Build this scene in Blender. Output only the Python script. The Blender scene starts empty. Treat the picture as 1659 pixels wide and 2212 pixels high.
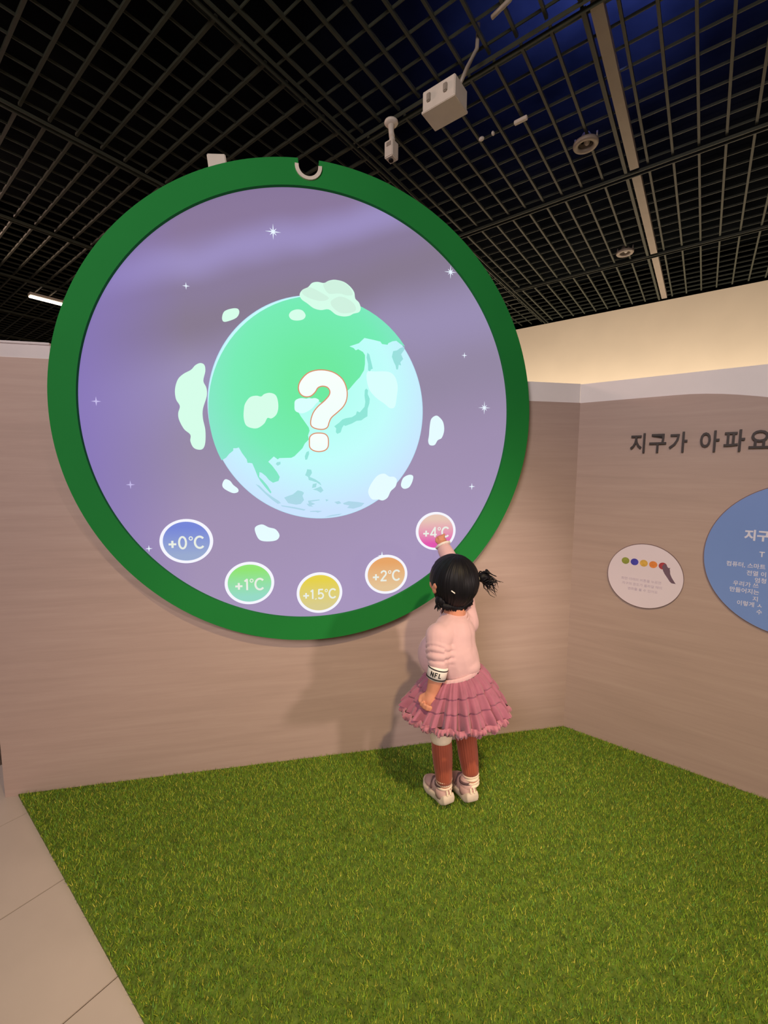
import bpy, bmesh, math, random
import numpy as np
from mathutils import Vector, Matrix, noise, geometry

# ------------------------------------------------------------------ camera
scene = bpy.context.scene
COL = scene.collection
cam_data = bpy.data.cameras.new('camera')
cam_data.sensor_fit = 'VERTICAL'
cam_data.sensor_height = 24.0
cam_data.lens = 907.58 / 2212.0 * 24.0
cam_data.clip_start = 0.02
cam = bpy.data.objects.new('camera', cam_data)
COL.objects.link(cam)
cam.matrix_world = Matrix(((0.98163604, 0.01535365, -0.19014457, 0.0),
                           (-0.19070801, 0.10301096, -0.97622702, -1.72946),
                           (0.00459832, 0.99456172, 0.10404733, 1.25),
                           (0, 0, 0, 1)))
scene.camera = cam

# ------------------------------------------------------------------ world, lights, exposure
scene.view_settings.view_transform = 'Standard'
scene.view_settings.look = 'None'
scene.view_settings.exposure = 0.0
scene.view_settings.gamma = 1.0
scene.view_settings.use_curve_mapping = False
world = bpy.data.worlds.new('world')
scene.world = world
world.use_nodes = True
bg = world.node_tree.nodes['Background']
bg.inputs[0].default_value = (1.0, 0.78, 0.60, 1)
bg.inputs[1].default_value = 0.085


def light(name, kind, loc, target, energy, color, size=0.3, size_y=None, spot=None, blend=0.6):
    d = bpy.data.lights.new(name, kind)
    d.energy = energy
    d.color = color
    if kind == 'AREA':
        d.shape = 'RECTANGLE' if size_y else 'DISK'
        d.size = size
        if size_y:
            d.size_y = size_y
    elif kind == 'SPOT':
        d.spot_size = math.radians(spot)
        d.spot_blend = blend
        d.shadow_soft_size = size
    else:
        d.shadow_soft_size = size
    o = bpy.data.objects.new(name, d)
    COL.objects.link(o)
    o.location = loc
    v = Vector(target) - Vector(loc)
    o.rotation_euler = v.to_track_quat('-Z', 'Y').to_euler()
    return o


# ceiling spot behind the camera (yellow-warm pool on the turf), low gallery lamp from the right,
# general ceiling wash, wash light behind the partition, unseen blue light added above the grid to imitate lens glare
light('ceiling_spot_lamp', 'SPOT', (0.60, -2.15, 2.95), (0.50, -1.15, 0.0), 280, (1.0, 0.74, 0.36), 0.06, spot=82, blend=1.0)
light('low_gallery_lamp', 'SPOT', (1.75, -1.80, 0.92), (0.30, -0.05, 0.40), 78, (1.0, 0.80, 0.70), 0.06, spot=58, blend=0.9)
light('room_lamp', 'AREA', (-1.3, -3.0, 2.55), (1.35, -0.2, 1.15), 78, (1.0, 0.87, 0.84), 1.3)
wl = light('wall_washer_lamp', 'AREA', (2.906, 2.283, 1.15), (3.35, 2.68, 1.9), 84, (1.0, 0.87, 0.72), 5.0, 0.15)
wl.rotation_euler = (Matrix.Rotation(-0.8404, 3, 'Z') @ Matrix.Rotation(math.radians(142), 3, 'X')).to_euler()
light('blue_glare_light', 'SPOT', (1.38, 0.05, 3.075), (1.40, 0.15, 3.5), 300, (0.14, 0.20, 1.0), 0.04, spot=160, blend=0.6)
light('left_hall_lamp', 'AREA', (-3.2, 2.2, 2.9), (-1.6, 0.7, 1.7), 75, (1.0, 0.66, 0.54), 0.8)


# ------------------------------------------------------------------ materials
def srgb(r, g, b):
    f = lambda c: (c / 255 / 12.92) if c / 255 <= 0.04045 else ((c / 255 + 0.055) / 1.055) ** 2.4
    return (f(r), f(g), f(b), 1.0)


def mat(name, col, rough=0.6, metal=0.0, spec=0.4, bump=None, vary=None, sheen=0.0, emit=None, estr=1.0):
    """principled material; vary=(scale, amount, stretch) mottles the colour, bump=(scale, strength)"""
    m = bpy.data.materials.new(name)
    m.use_nodes = True
    nt = m.node_tree
    p = nt.nodes['Principled BSDF']
    p.inputs['Base Color'].default_value = col
    p.inputs['Roughness'].default_value = rough
    p.inputs['Metallic'].default_value = metal
    p.inputs['Specular IOR Level'].default_value = spec
    if sheen:
        p.inputs['Sheen Weight'].default_value = sheen
    if emit:
        p.inputs['Emission Color'].default_value = emit
        p.inputs['Emission Strength'].default_value = estr
    if vary or bump:
        tc = nt.nodes.new('ShaderNodeTexCoord')
    if vary:
        mp = nt.nodes.new('ShaderNodeMapping')
        mp.inputs['Scale'].default_value = vary[2] if len(vary) > 2 else (1, 1, 1)
        nz = nt.nodes.new('ShaderNodeTexNoise')
        nz.inputs['Scale'].default_value = vary[0]
        nz.inputs['Detail'].default_value = 5
        rp = nt.nodes.new('ShaderNodeValToRGB')
        a = vary[1]
        rp.color_ramp.elements[0].position = 0.3
        rp.color_ramp.elements[1].position = 0.7
        rp.color_ramp.elements[0].color = tuple(c * (1 - a) for c in col[:3]) + (1,)
        rp.color_ramp.elements[1].color = tuple(min(1, c * (1 + a)) for c in col[:3]) + (1,)
        nt.links.new(tc.outputs['Object'], mp.inputs[0])
        nt.links.new(mp.outputs[0], nz.inputs['Vector'])
        nt.links.new(nz.outputs[0], rp.inputs[0])
        nt.links.new(rp.outputs[0], p.inputs['Base Color'])
    if bump:
        nb = nt.nodes.new('ShaderNodeTexNoise')
        nb.inputs['Scale'].default_value = bump[0]
        nb.inputs['Detail'].default_value = 3
        bn = nt.nodes.new('ShaderNodeBump')
        bn.inputs['Strength'].default_value = bump[1]
        bn.inputs['Distance'].default_value = 0.002
        nt.links.new(tc.outputs['Object'], nb.inputs['Vector'])
        nt.links.new(nb.outputs[0], bn.inputs['Height'])
        nt.links.new(bn.outputs[0], p.inputs['Normal'])
    return m


def glow(name, col, strength=1.0, top=None, scale=1.0):
    """picture material of the lit screen; top = second colour blended along local Z"""
    m = bpy.data.materials.new(name)
    m.use_nodes = True
    nt = m.node_tree
    p = nt.nodes['Principled BSDF']
    p.inputs['Base Color'].default_value = (0.02, 0.02, 0.02, 1)
    p.inputs['Roughness'].default_value = 0.7
    p.inputs['Specular IOR Level'].default_value = 0.1
    p.inputs['Emission Color'].default_value = col
    p.inputs['Emission Strength'].default_value = strength
    if top:
        tc = nt.nodes.new('ShaderNodeTexCoord')
        sp = nt.nodes.new('ShaderNodeSeparateXYZ')
        rp = nt.nodes.new('ShaderNodeValToRGB')
        rp.color_ramp.elements[0].color = col
        rp.color_ramp.elements[1].color = top
        rp.color_ramp.elements[0].position = 0.15
        rp.color_ramp.elements[1].position = 0.85
        nt.links.new(tc.outputs['Generated'], sp.inputs[0])
        nt.links.new(sp.outputs['Z'], rp.inputs[0])
        nt.links.new(rp.outputs[0], p.inputs['Emission Color'])
    return m


def wood_mat():
    m = bpy.data.materials.new('wood_laminate')
    m.use_nodes = True
    nt = m.node_tree
    p = nt.nodes['Principled BSDF']
    p.inputs['Roughness'].default_value = 0.55
    p.inputs['Specular IOR Level'].default_value = 0.3
    tc = nt.nodes.new('ShaderNodeTexCoord')
    mp = nt.nodes.new('ShaderNodeMapping')
    mp.inputs['Scale'].default_value = (0.8, 1.0, 14.0)
    n1 = nt.nodes.new('ShaderNodeTexNoise')
    n1.inputs['Scale'].default_value = 2.2
    n1.inputs['Detail'].default_value = 8
    n1.inputs['Roughness'].default_value = 0.65
    n1.inputs['Distortion'].default_value = 0.3
    rp = nt.nodes.new('ShaderNodeValToRGB')
    e = rp.color_ramp.elements
    e[0].position, e[0].color = 0.28, srgb(173, 150, 141)
    e[1].position, e[1].color = 0.72, srgb(186, 163, 154)
    x = e.new(0.5)
    x.color = srgb(180, 156, 147)
    nt.links.new(tc.outputs['Object'], mp.inputs[0])
    nt.links.new(mp.outputs[0], n1.inputs['Vector'])
    nt.links.new(n1.outputs[0], rp.inputs[0])
    nt.links.new(rp.outputs[0], p.inputs['Base Color'])
    return m


def screen_mat():
    """the projected night sky: drifting violet and grey bands"""
    m = bpy.data.materials.new('screen_picture')
    m.use_nodes = True
    nt = m.node_tree
    p = nt.nodes['Principled BSDF']
    p.inputs['Base Color'].default_value = (0.02, 0.02, 0.02, 1)
    p.inputs['Roughness'].default_value = 0.8
    p.inputs['Specular IOR Level'].default_value = 0.1
    p.inputs['Emission Strength'].default_value = 1.0
    tc = nt.nodes.new('ShaderNodeTexCoord')
    mp = nt.nodes.new('ShaderNodeMapping')
    mp.inputs['Rotation'].default_value = (0, math.radians(18), 0)
    sr_ = nt.nodes.new('ShaderNodeSeparateXYZ')
    nz = nt.nodes.new('ShaderNodeTexNoise')
    nz.inputs['Scale'].default_value = 1.6
    nz.inputs['Detail'].default_value = 2.0
    ad = nt.nodes.new('ShaderNodeMath')
    ad.operation = 'MULTIPLY_ADD'
    ad.inputs[1].default_value = 0.20
    sc_ = nt.nodes.new('ShaderNodeMapRange')
    sc_.inputs['From Min'].default_value = -0.9 + 0.10
    sc_.inputs['From Max'].default_value = 0.9 + 0.10
    rp = nt.nodes.new('ShaderNodeValToRGB')
    rp.color_ramp.interpolation = 'EASE'
    e = rp.color_ramp.elements
    e[0].position, e[0].color = 0.05, srgb(164, 146, 190)
    e[1].position, e[1].color = 0.97, srgb(130, 112, 150)
    for ps, c in ((0.33, (156, 140, 174)), (0.50, (146, 134, 162)), (0.62, (152, 140, 178)), (0.74, (132, 119, 142)), (0.80, (134, 120, 152)), (0.855, (152, 139, 190)), (0.91, (134, 116, 152))):
        x = e.new(ps)
        x.color = srgb(*c)
    # the picture turns bluer towards its left edge and lighter lilac towards its lower right
    sp = nt.nodes.new('ShaderNodeSeparateXYZ')
    mr = nt.nodes.new('ShaderNodeMapRange')
    mr.inputs['From Min'].default_value = -0.80
    mr.inputs['From Max'].default_value = -0.45
    mr.inputs['To Min'].default_value = 0.85
    mr.inputs['To Max'].default_value = 0.0
    mx = nt.nodes.new('ShaderNodeMix')
    mx.data_type = 'RGBA'
    mx.inputs['B'].default_value = srgb(132, 114, 186)
    mr2 = nt.nodes.new('ShaderNodeMapRange')
    mr2.inputs['From Min'].default_value = 0.1
    mr2.inputs['From Max'].default_value = -0.75
    mr2.inputs['To Min'].default_value = 0.0
    mr2.inputs['To Max'].default_value = 0.5
    mx2 = nt.nodes.new('ShaderNodeMix')
    mx2.data_type = 'RGBA'
    mx2.inputs['B'].default_value = srgb(162, 144, 182)
    L = nt.links.new
    L(tc.outputs['Object'], mp.inputs[0])
    L(mp.outputs[0], nz.inputs['Vector'])
    L(mp.outputs[0], sr_.inputs[0])
    L(nz.outputs[0], ad.inputs[0])
    L(sr_.outputs['Z'], ad.inputs[2])
    L(ad.outputs[0], sc_.inputs[0])
    L(sc_.outputs[0], rp.inputs[0])
    L(tc.outputs['Object'], sp.inputs[0])
    L(sp.outputs['X'], mr.inputs[0])
    L(sp.outputs['Z'], mr2.inputs[0])
    L(mr2.outputs[0], mx2.inputs[0])
    L(rp.outputs[0], mx2.inputs['A'])
    L(mx2.outputs['Result'], mx.inputs['A'])
    L(mr.outputs[0], mx.inputs[0])
    L(mx.outputs['Result'], p.inputs['Emission Color'])
    return m


def globe_mat(name, c_light, c_mid, c_edge):
    """picture of the sea or the land: colour runs from the lit middle to the rim of the globe"""
    m = bpy.data.materials.new(name)
    m.use_nodes = True
    nt = m.node_tree
    p = nt.nodes['Principled BSDF']
    p.inputs['Base Color'].default_value = (0.02, 0.02, 0.02, 1)
    p.inputs['Specular IOR Level'].default_value = 0.1
    p.inputs['Emission Strength'].default_value = 1.0
    tc = nt.nodes.new('ShaderNodeTexCoord')
    mp = nt.nodes.new('ShaderNodeMapping')
    mp.inputs['Location'].default_value = (0.02, 0, -0.10)
    ln = nt.nodes.new('ShaderNodeVectorMath')
    ln.operation = 'LENGTH'
    rp = nt.nodes.new('ShaderNodeValToRGB')
    e = rp.color_ramp.elements
    e[0].position, e[0].color = 0.10, c_light
    e[1].position, e[1].color = 0.50, c_edge
    x = e.new(0.30)
    x.color = c_mid
    nt.links.new(tc.outputs['Object'], mp.inputs[0])
    nt.links.new(mp.outputs[0], ln.inputs[0])
    nt.links.new(ln.outputs['Value'], rp.inputs[0])
    nt.links.new(rp.outputs[0], p.inputs['Emission Color'])
    return m


M = {}
M['wood'] = wood_mat()
M['white_paint'] = mat('white_paint', srgb(238, 230, 230), 0.6, vary=(6, 0.03))
M['cream_paint'] = mat('cream_paint', srgb(232, 214, 186), 0.7, vary=(3, 0.03))
M['dark_deck'] = mat('dark_deck', (0.0030, 0.0034, 0.0036, 1), 0.95, spec=0.0, vary=(2.5, 0.5))
M['grid_metal'] = mat('grid_metal', srgb(56, 59, 49), 0.5, spec=0.3, vary=(8, 0.15))
M['strip_metal'] = mat('strip_metal', srgb(140, 127, 114), 0.45, vary=(10, 0.06))
M['tile'] = mat('floor_tile', srgb(184, 170, 162), 0.4, vary=(4, 0.06), bump=(60, 0.05))
M['grout'] = mat('floor_grout', srgb(92, 76, 66), 0.9, vary=(30, 0.2))
M['turf_base'] = mat('turf_base', srgb(88, 108, 34), 0.95, vary=(40, 0.4))
M['ring_green'] = mat('ring_green', srgb(34, 128, 58), 0.75, spec=0.1, vary=(2, 0.06))
M['fixture_white'] = mat('fixture_white', srgb(214, 204, 190), 0.45, vary=(15, 0.04))
M['fixture_grey'] = mat('fixture_grey', srgb(150, 140, 128), 0.4, vary=(15, 0.06))
M['lens_black'] = mat('lens_black', (0.01, 0.01, 0.012, 1), 0.15)
M['sign_white'] = mat('sign_white', srgb(228, 214, 226), 0.35, vary=(3, 0.02))
M['sign_edge'] = mat('sign_edge', srgb(120, 96, 100), 0.5, vary=(5, 0.1))
M['sign_blue'] = mat('sign_blue', srgb(118, 148, 214), 0.35, vary=(2, 0.05))
M['letter_brown'] = mat('letter_brown', srgb(44, 28, 25), 0.5, vary=(20, 0.1))
M['print_pale'] = mat('print_pale', srgb(214, 214, 236), 0.5, vary=(20, 0.03))
M['print_faint'] = mat('print_faint', srgb(196, 180, 200), 0.5, vary=(20, 0.03))
M['print_hand'] = mat('print_hand', srgb(112, 88, 106), 0.5, vary=(20, 0.05))
M['skin'] = mat('skin', srgb(200, 136, 110), 0.55, vary=(30, 0.05), bump=(220, 0.05))
M['hair'] = mat('hair', (0.006, 0.0055, 0.008, 1), 0.5, spec=0.18, vary=(60, 0.3, (1, 1, 0.1)))
M['pink_knit'] = mat('pink_knit', srgb(208, 170, 174), 0.85, sheen=0.15, vary=(25, 0.03), bump=(420, 0.12))
M['cuff_white'] = mat('cuff_white', srgb(230, 222, 216), 0.8, vary=(30, 0.03))
M['cuff_black'] = mat('cuff_black', (0.012, 0.01, 0.011, 1), 0.8, vary=(30, 0.1))
M['tulle'] = mat('tulle', srgb(156, 92, 114), 0.8, sheen=0.3, vary=(30, 0.10), bump=(300, 0.15))
M['tulle_ruffle'] = mat('tulle_ruffle', srgb(172, 106, 124), 0.85, sheen=0.4, vary=(90, 0.14))
M['rust_knit'] = mat('rust_knit', srgb(152, 72, 50), 0.9, sheen=0.2, vary=(40, 0.12, (1, 1, 0.2)))
M['sock_cream'] = mat('sock_cream', srgb(232, 212, 190), 0.9, vary=(40, 0.06))
M['shoe_mauve'] = mat('shoe_mauve', srgb(190, 156, 152), 0.7, vary=(40, 0.08), bump=(300, 0.1))
M['shoe_dark'] = mat('shoe_dark', srgb(96, 72, 76), 0.7, vary=(40, 0.08))
M['shoe_sole'] = mat('shoe_sole', srgb(206, 190, 174), 0.6, vary=(40, 0.06))
M['reflector'] = mat('reflector', srgb(255, 232, 205), 0.2, metal=0.0, vary=(30, 0.05))
M['eye_white'] = mat('eye_white', srgb(238, 234, 230), 0.2, vary=(20, 0.02))
M['iris'] = mat('iris', srgb(40, 24, 18), 0.2, vary=(40, 0.1))
M['lip'] = mat('lip', srgb(196, 110, 104), 0.5, vary=(40, 0.05))
M['lamp_glow'] = mat('lamp_glow', (1, 0.85, 0.7, 1), 0.5, emit=(1.0, 0.80, 0.58, 1), estr=6.0)
M['screen'] = screen_mat()
M['sea'] = globe_mat('picture_sea', srgb(178, 255, 240), srgb(192, 252, 250), srgb(200, 226, 255))
M['land'] = globe_mat('picture_land', srgb(104, 232, 158), srgb(112, 234, 178), srgb(138, 224, 210))
M['isle'] = globe_mat('picture_isle', srgb(134, 232, 212), srgb(146, 226, 216), srgb(172, 212, 232))
M['globe_rim'] = glow('picture_globe_rim', srgb(186, 226, 246))
M['cloud'] = glow('picture_cloud', srgb(228, 250, 254))
M['cloud_green'] = glow('picture_cloud_green', srgb(212, 252, 232))
M['cloud_shade'] = glow('picture_cloud_shade', srgb(206, 240, 222))
M['cloud_haze'] = glow('picture_cloud_haze', srgb(216, 255, 252))
M['q_white'] = glow('picture_question', srgb(240, 255, 250), top=srgb(246, 255, 250))
M['q_edge'] = glow('picture_question_edge', srgb(216, 140, 104))
M['star'] = glow('picture_star', srgb(232, 244, 255))
M['star_dim'] = glow('picture_star_dim', srgb(194, 184, 232))
M['button_rim'] = glow('picture_button_rim', srgb(244, 244, 255))
M['button_text'] = glow('picture_button_text', srgb(232, 236, 226))

# ------------------------------------------------------------------ helpers


def link(name, me, m=None, parent=None, smooth=False):
    o = bpy.data.objects.new(name, me)
    COL.objects.link(o)
    if m is not None:
        me.materials.append(m)
    if parent is not None:
        o.parent = parent
    if smooth:
        me.polygons.foreach_set('use_smooth', [True] * len(me.polygons))
    return o


def empty(name, loc, label, cat, group=None, rot=(0, 0, 0)):
    o = bpy.data.objects.new(name, None)
    COL.objects.link(o)
    o.location = loc
    o.rotation_euler = rot
    o.empty_display_size = 0.1
    tag(o, label, cat, group)
    return o


def tag(o, label=None, cat=None, group=None, kind=None):
    if label:
        o['label'] = label
    if cat:
        o['category'] = cat
    if group:
        o['group'] = group
    if kind:
        o['kind'] = kind
    return o


def pydata(verts, faces, name='mesh'):
    me = bpy.data.meshes.new(name)
    me.from_pydata([tuple(v) for v in verts], [], faces)
    me.update()
    return me


def fix(me):
    bm = bmesh.new()
    bm.from_mesh(me)
    bmesh.ops.recalc_face_normals(bm, faces=bm.faces)
    bm.to_mesh(me)
    bm.free()
    return me


def box_mesh(x0, x1, y0, y1, z0, z1, bev=0.0):
    bm = bmesh.new()
    bmesh.ops.create_cube(bm, size=1)
    for v in bm.verts:
        v.co = ((x0 + x1) / 2 + v.co.x * (x1 - x0), (y0 + y1) / 2 + v.co.y * (y1 - y0), (z0 + z1) / 2 + v.co.z * (z1 - z0))
    if bev:
        bmesh.ops.bevel(bm, geom=bm.edges[:], offset=bev, segments=2, affect='EDGES')
    me = bpy.data.meshes.new('box')
    bm.to_mesh(me)
    bm.free()
    return me


def prism_xz(pts, y_front, y_back):
    """solid plate with outline pts (x,z), front at y_front"""
    n = len(pts)
    tris = geometry.tessellate_polygon([[Vector((p[0], p[1], 0)) for p in pts]])
    v = [(p[0], y_front, p[1]) for p in pts] + [(p[0], y_back, p[1]) for p in pts]
    f = [tuple(t) for t in tris] + [tuple(i + n for i in reversed(t)) for t in tris]
    f += [(i, (i + 1) % n, (i + 1) % n + n, i + n) for i in range(n)]
    return fix(pydata(v, f))


def catmull(pts, k=5):
    out = []
    n = len(pts)
    for i in range(n):
        p0, p1, p2, p3 = (Vector(pts[(i + j - 1) % n]) for j in range(4))
        for s in range(k):
            t = s / k
            out.append(tuple(0.5 * ((2 * p1) + (p2 - p0) * t + (2 * p0 - 5 * p1 + 4 * p2 - p3) * t * t + (3 * p1 - p0 - 3 * p2 + p3) * t ** 3)))
    return out


def circle_pts(cx, cz, r, n=96, rz=None):
    return [(cx + r * math.cos(2 * math.pi * i / n), cz + (rz or r) * math.sin(2 * math.pi * i / n)) for i in range(n)]


def lathe(profile, segs=32, axis='Z'):
    """profile [(r, h)] turned about the axis"""
    v, f = [], []
    n = len(profile)
    for i in range(segs):
        a = 2 * math.pi * i / segs
        for r, h in profile:
            p = (r * math.cos(a), r * math.sin(a), h)
            v.append(p if axis == 'Z' else (p[0], p[2], p[1]))
    for i in range(segs):
        j = (i + 1) % segs
        for k in range(n - 1):
            f.append((i * n + k, j * n + k, j * n + k + 1, i * n + k + 1))
    me = pydata(v, f)
    bm = bmesh.new()
    bm.from_mesh(me)
    bmesh.ops.remove_doubles(bm, verts=bm.verts, dist=1e-6)
    bmesh.ops.recalc_face_normals(bm, faces=bm.faces)
    bm.to_mesh(me)
    bm.free()
    return me


def frame(axis):
    axis = Vector(axis).normalized()
    h = Vector((0, 0, 1)) if abs(axis.z) < 0.9 else Vector((0, -1, 0))
    x = h.cross(axis).normalized()
    y = axis.cross(x)
    return x, y, axis


def loft(path, radii, segs=24, cap=True, fn=None):
    """tube through path points; radii float or (ra, rb); fn(i, angle) scales the radius"""
    v, f = [], []
    n = len(path)
    P = [Vector(p) for p in path]
    for i, c in enumerate(P):
        d = P[min(i + 1, n - 1)] - P[max(i - 1, 0)]
        x, y, _ = frame(d)
        r = radii[i] if isinstance(radii[i], (tuple, list)) else (radii[i], radii[i])
        for s in range(segs):
            a = 2 * math.pi * s / segs
            k = fn(i, a) if fn else 1.0
            v.append(c + x * (r[0] * k * math.cos(a)) + y * (r[1] * k * math.sin(a)))
    for i in range(n - 1):
        for s in range(segs):
            t = (s + 1) % segs
            f.append((i * segs + s, i * segs + t, (i + 1) * segs + t, (i + 1) * segs + s))
    if cap:
        f.append(tuple(reversed(range(segs))))
        f.append(tuple((n - 1) * segs + s for s in range(segs)))
    return fix(pydata(v, f))


def capsule(p0, p1, r0, r1, segs=18, rings=6):
    p0, p1 = Vector(p0), Vector(p1)
    x, y, z = frame(p1 - p0)
    v, f = [], []
    rows = []
    for i in range(rings + 1):
        a = -math.pi / 2 + (math.pi / 2) * i / rings
        rows.append((p0 + z * (r0 * math.sin(a)), max(1e-5, r0 * math.cos(a))))
    for i in range(rings + 1):
        a = (math.pi / 2) * i / rings
        rows.append((p1 + z * (r1 * math.sin(a)), max(1e-5, r1 * math.cos(a))))
    for c, r in rows:
        for s in range(segs):
            a = 2 * math.pi * s / segs
            v.append(c + x * (r * math.cos(a)) + y * (r * math.sin(a)))
    for i in range(len(rows) - 1):
        for s in range(segs):
            t = (s + 1) % segs
            f.append((i * segs + s, i * segs + t, (i + 1) * segs + t, (i + 1) * segs + s))
    f.append(tuple(reversed(range(segs))))
    f.append(tuple((len(rows) - 1) * segs + s for s in range(segs)))
    return v, f


def ellipsoid(c, r, rot=None, segs=24, rings=14):
    v, f = [], []
    c = Vector(c)
    R = rot or Matrix.Identity(3)
    for i in range(rings + 1):
        a = -math.pi / 2 + math.pi * i / rings
        ca = max(1e-4, math.cos(a))
        for s in range(segs):
            b = 2 * math.pi * s / segs
            v.append(c + R @ Vector((r[0] * ca * math.cos(b), r[1] * ca * math.sin(b), r[2] * math.sin(a))))
    for i in range(rings):
        for s in range(segs):
            t = (s + 1) % segs
            f.append((i * segs + s, i * segs + t, (i + 1) * segs + t, (i + 1) * segs + s))
    f.append(tuple(reversed(range(segs))))
    f.append(tuple(rings * segs + s for s in range(segs)))
    return v, f


def join(parts):
    V, F = [], []
    for v, f in parts:
        k = len(V)
        V += list(v)
        F += [tuple(i + k for i in q) for q in f]
    return V, F


def fuse(name, parts, voxel, m, parent, smooth=4, disp=None):
    """one continuous skin around all the given volumes"""
    V, F = join(parts)
    me = fix(pydata(V, F))
    o = bpy.data.objects.new('tmp', me)
    COL.objects.link(o)
    r = o.modifiers.new('r', 'REMESH')
    r.mode = 'VOXEL'
    r.voxel_size = voxel
    if smooth:
        s = o.modifiers.new('s', 'SMOOTH')
        s.factor = 0.5
        s.iterations = smooth
    dg = bpy.context.evaluated_depsgraph_get()
    out = bpy.data.meshes.new_from_object(o.evaluated_get(dg))
    bpy.data.objects.remove(o)
    if disp:
        n = len(out.vertices)
        co = np.empty(n * 3)
        no = np.empty(n * 3)
        out.vertices.foreach_get('co', co)
        out.vertices.foreach_get('normal', no)
        co = co.reshape(-1, 3)
        co = co + no.reshape(-1, 3) * disp(co)[:, None]
        out.vertices.foreach_set('co', co.ravel())
        out.update()
    out.materials.clear()
    return link(name, out, m, parent, True)


def text_mesh(body, size=1.0, extrude=0.0, offset=0.0, align='CENTER'):
    c = bpy.data.curves.new('text', 'FONT')
    c.body = body
    c.size = size
    c.extrude = extrude
    c.offset = offset
    c.align_x = align
    c.resolution_u = 3
    o = bpy.data.objects.new('tmp', c)
    COL.objects.link(o)
    bpy.context.view_layer.update()
    dg = bpy.context.evaluated_depsgraph_get()
    me = bpy.data.meshes.new_from_object(o.evaluated_get(dg))
    bpy.data.objects.remove(o)
    me.materials.clear()
    return me


def to_wall(me, sx=1.0, dx=0.0, dz=0.0, y=0.0):
    """text (XY plane) stood up in the XZ plane, facing -Y"""
    for v in me.vertices:
        x, t, e = v.co
        v.co = (dx + x * sx, y - e, dz + t)
    return me


ARC = lambda cx, cy, rx, ry, a0, a1, n=22: [(cx + rx * math.cos(math.radians(a0 + (a1 - a0) * i / n)), cy + ry * math.sin(math.radians(a0 + (a1 - a0) * i / n))) for i in range(n + 1)]
GLYPH = {
    '+': (0.66, 0.15, [[(0.02, 0.40), (0.54, 0.40)], [(0.28, 0.14), (0.28, 0.66)]]),
    '0': (0.72, 0.14, [ARC(0.31, 0.5, 0.235, 0.425, 0, 360)]),
    '1': (0.40, 0.14, [[(0.04, 0.76), (0.22, 0.90), (0.22, 0.07)]]),
    '.': (0.26, 0.15, [[(0.08, 0.09), (0.12, 0.02)]]),
    '5': (0.64, 0.14, [[(0.50, 0.92), (0.13, 0.92), (0.10, 0.50), (0.20, 0.58), (0.32, 0.60), (0.44, 0.54), (0.51, 0.42), (0.52, 0.30), (0.46, 0.16), (0.34, 0.08), (0.20, 0.08), (0.06, 0.16)]]),
    '2': (0.64, 0.14, [[(0.07, 0.72), (0.13, 0.85), (0.28, 0.92), (0.43, 0.86), (0.49, 0.71), (0.44, 0.56), (0.30, 0.40), (0.07, 0.09), (0.53, 0.09)]]),
    '4': (0.66, 0.14, [[(0.43, 0.07), (0.43, 0.92), (0.04, 0.29), (0.60, 0.29)]]),
    '°': (0.36, 0.07, [ARC(0.16, 0.80, 0.11, 0.12, 0, 360)]),
    'C': (0.80, 0.15, [ARC(0.40, 0.5, 0.33, 0.42, 42, 318)]),
    'N': (0.86, 0.20, [[(0.06, 0.02), (0.06, 0.98), (0.54, 0.02), (0.54, 0.98)]]),
    'F': (0.76, 0.20, [[(0.06, 0.0), (0.06, 0.94), (0.52, 0.94)], [(0.06, 0.50), (0.44, 0.50)]]),
    'L': (0.56, 0.20, [[(0.06, 1.0), (0.06, 0.06), (0.46, 0.06)]]),
}


def strokes(body):
    """quads and round joints of lettering one unit high, centred on x"""
    V, F = [], []
    x0 = 0.0
    for ch in body:
        adv, w, lines = GLYPH[ch]
        for ln in lines:
            for (ax, ay), (bx_, by) in zip(ln[:-1], ln[1:]):
                d = Vector((bx_ - ax, by - ay))
                k = max(1, int(d.length / 0.12))
                d.normalize()
                nx, ny = -d.y * w / 2, d.x * w / 2
                for q in range(k):
                    px, py = ax + (bx_ - ax) * q / k, ay + (by - ay) * q / k
                    qx, qy = ax + (bx_ - ax) * (q + 1) / k, ay + (by - ay) * (q + 1) / k
                    i = len(V)
                    V += [(x0 + px - nx, py - ny), (x0 + qx - nx, qy - ny), (x0 + qx + nx, qy + ny), (x0 + px + nx, py + ny)]
                    F.append((i, i + 1, i + 2, i + 3))
            for (ax, ay) in ln[1:-1]:
                i = len(V)
                V += [(x0 + ax + w / 2 * math.cos(math.pi * k / 5), ay + w / 2 * math.sin(math.pi * k / 5)) for k in range(10)]
                F.append(tuple(range(i, i + 10)))
        x0 += adv
    return [(x - x0 / 2 + 0.04, y - 0.5) for x, y in V], F


def stroke_text(body, h, y, dz=0.0):
    V, F = strokes(body)
    return pydata([(x * h, y, z * h + dz) for x, z in V], F)


# ------------------------------------------------------------------ room setting
PHI = -0.8404
AX = Vector((math.cos(PHI), math.sin(PHI), 0))      # ceiling runner direction
BX = Vector((-math.sin(PHI), math.cos(PHI), 0))
CO = Vector((0, -1.72946, 0))
CZ = 3.01
U = 1.76


def ab(a, b, z):
    return CO + AX * a + BX * b + Vector((0, 0, z))


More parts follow.
